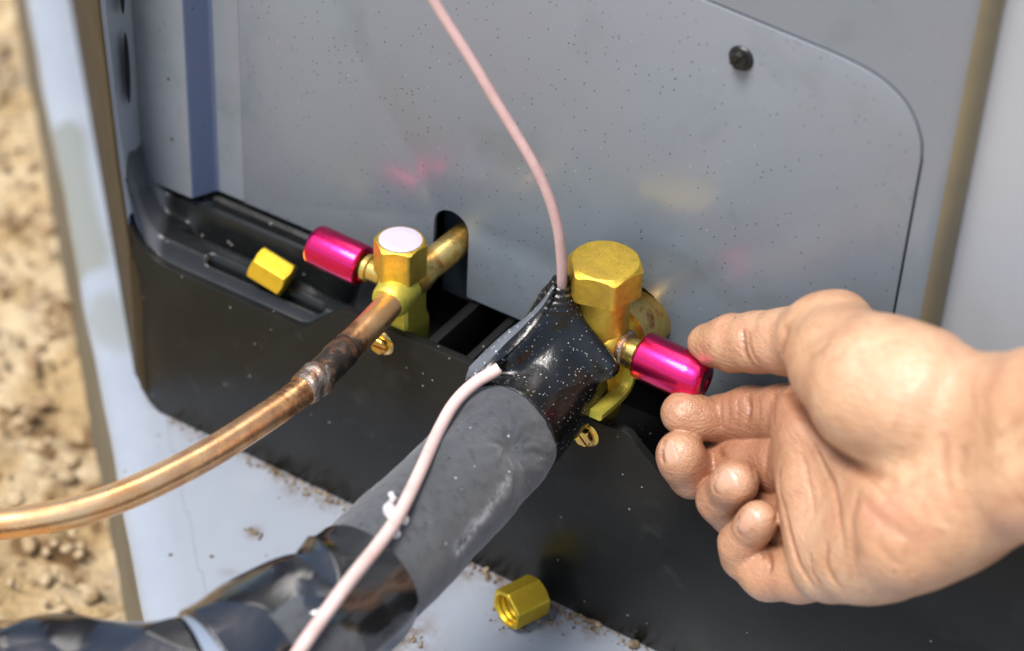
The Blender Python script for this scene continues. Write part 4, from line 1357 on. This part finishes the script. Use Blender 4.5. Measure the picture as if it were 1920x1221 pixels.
    for (x, y, off, r, a) in [(1280, 778, 4, 14, .55), (1275, 860, 8, 14, .5), (1375, 900, 8, 12, .35), (1420, 975, 8, 11, .35), (1390, 775, -5, 24, .85), (1450, 780, -5, 24, .85), (1370, 880, -7, 24, 1), (1440, 880, -6, 24, .95),
                              (1340, 970, 0, 18, .7), (1450, 965, -3, 22, .9), (1380, 1050, 2, 16, .4), (1310, 910, -2, 14, .8), (1480, 1080, 4, 13, .4), (1330, 645, 0, 12, .25)]:
        g = np.exp(-(np.linalg.norm(V - H(x, y, off), axis=1) / (r * 0.8)) ** 2)
        red_shade = np.maximum(red_shade, a * g)
    for (x, y, off, r, a) in [(1530, 1000, 12, 12, .35), (1700, 700, 25, 26, .35), (1440, 650, 8, 12, .3), (1385, 895, 14, 5, .5), (1430, 965, 14, 5, .5), (1300, 840, 12, 6, .4)]:
        g = np.exp(-(np.linalg.norm(V - H(x, y, off), axis=1) / (r * 0.8)) ** 2)
        pale = np.maximum(pale, a * g)
    body = link('hand', V, Fc, M['skin'], t, 180, attrs={'red_shade': red_shade, 'pale': pale, 'crease': crease})
    bvh = BVHTree.FromPolygons([Vector(v) for v in V], Fc.tolist())
    # fingernails: thin curved plates seated on the finger surface; (centre, along, across) in picture px
    for cx_, cy_, al, ac in [(1256, 850, (11, -5), (7, 24)), (1358, 902, (19, -9), (9, 19)), (1400, 979, (19, -16), (10, 14)), (1246, 785, (5, 2), (-2, 19))]:
        rows, ed = [], []
        nu, nv = 14, 11
        good = True
        for i in range(nu):
            a = -1 + 2 * i / (nu - 1)
            for j in range(nv):
                b = -1 + 2 * j / (nv - 1)
                w = 1 - 0.25 * max(0, -a) ** 3 - 0.18 * max(0, a) ** 4
                h = hit2 = bvh.ray_cast(Vector(CAM), Vector(ray(cx_ + al[0] * a * (1 - 0.12 * b * b) + ac[0] * b * w, cy_ + al[1] * a * (1 - 0.12 * b * b) + ac[1] * b * w)).normalized())
                if h[0] is None: good = False; break
                lift = 0.11 + 0.24 * max(0, a) ** 2 - 0.22 * (abs(b) ** 4) - 0.20 * max(0, -a) ** 5
                rows.append(np.array(h[0]) + np.array(h[1]) * lift)
                ed.append(min(1, max(0, (a - 0.72) / 0.15)) + (0.7 if a < -0.86 else 0))
            if not good: break
        if not good: continue
        R0 = np.array(rows)
        nn = np.cross(R0[nv] - R0[0], R0[1] - R0[0]); nn /= np.linalg.norm(nn)
        if nn @ (CAM - R0[0]) < 0: nn = -nn
        ix = np.arange(nu * nv).reshape(nu, nv)
        q = np.stack([ix[:-1, :-1], ix[1:, :-1], ix[1:, 1:], ix[:-1, 1:]], -1).reshape(-1, 4)
        # a skirt down into the finger closes the plate
        border = list(ix[0, :]) + list(ix[1:, -1]) + list(ix[-1, ::-1][1:]) + list(ix[::-1, 0][1:-1])
        sk = R0[border] - nn * 0.9
        base_i = len(R0); Fq = q.tolist(); nb = len(border)
        for i in range(nb): Fq.append([border[i], border[(i + 1) % nb], base_i + (i + 1) % nb, base_i + i])
        link('fingernail', np.vstack([R0, sk]), Fq, M['nail'], t, 60, attrs={'edge': ed + [0] * nb})


build_ground()
nrm_, d_, B_ = build_plinth()
build_unit()
sx, sy, sz = build_small_valve()
build_large_valve()
build_copper(sx, sy, sz)
build_foam()
build_vinyl()
apex = build_tape()
build_cables(apex)
build_nuts()
build_crumbs(nrm_, d_, B_)
build_hand()
bpy.context.view_layer.update()
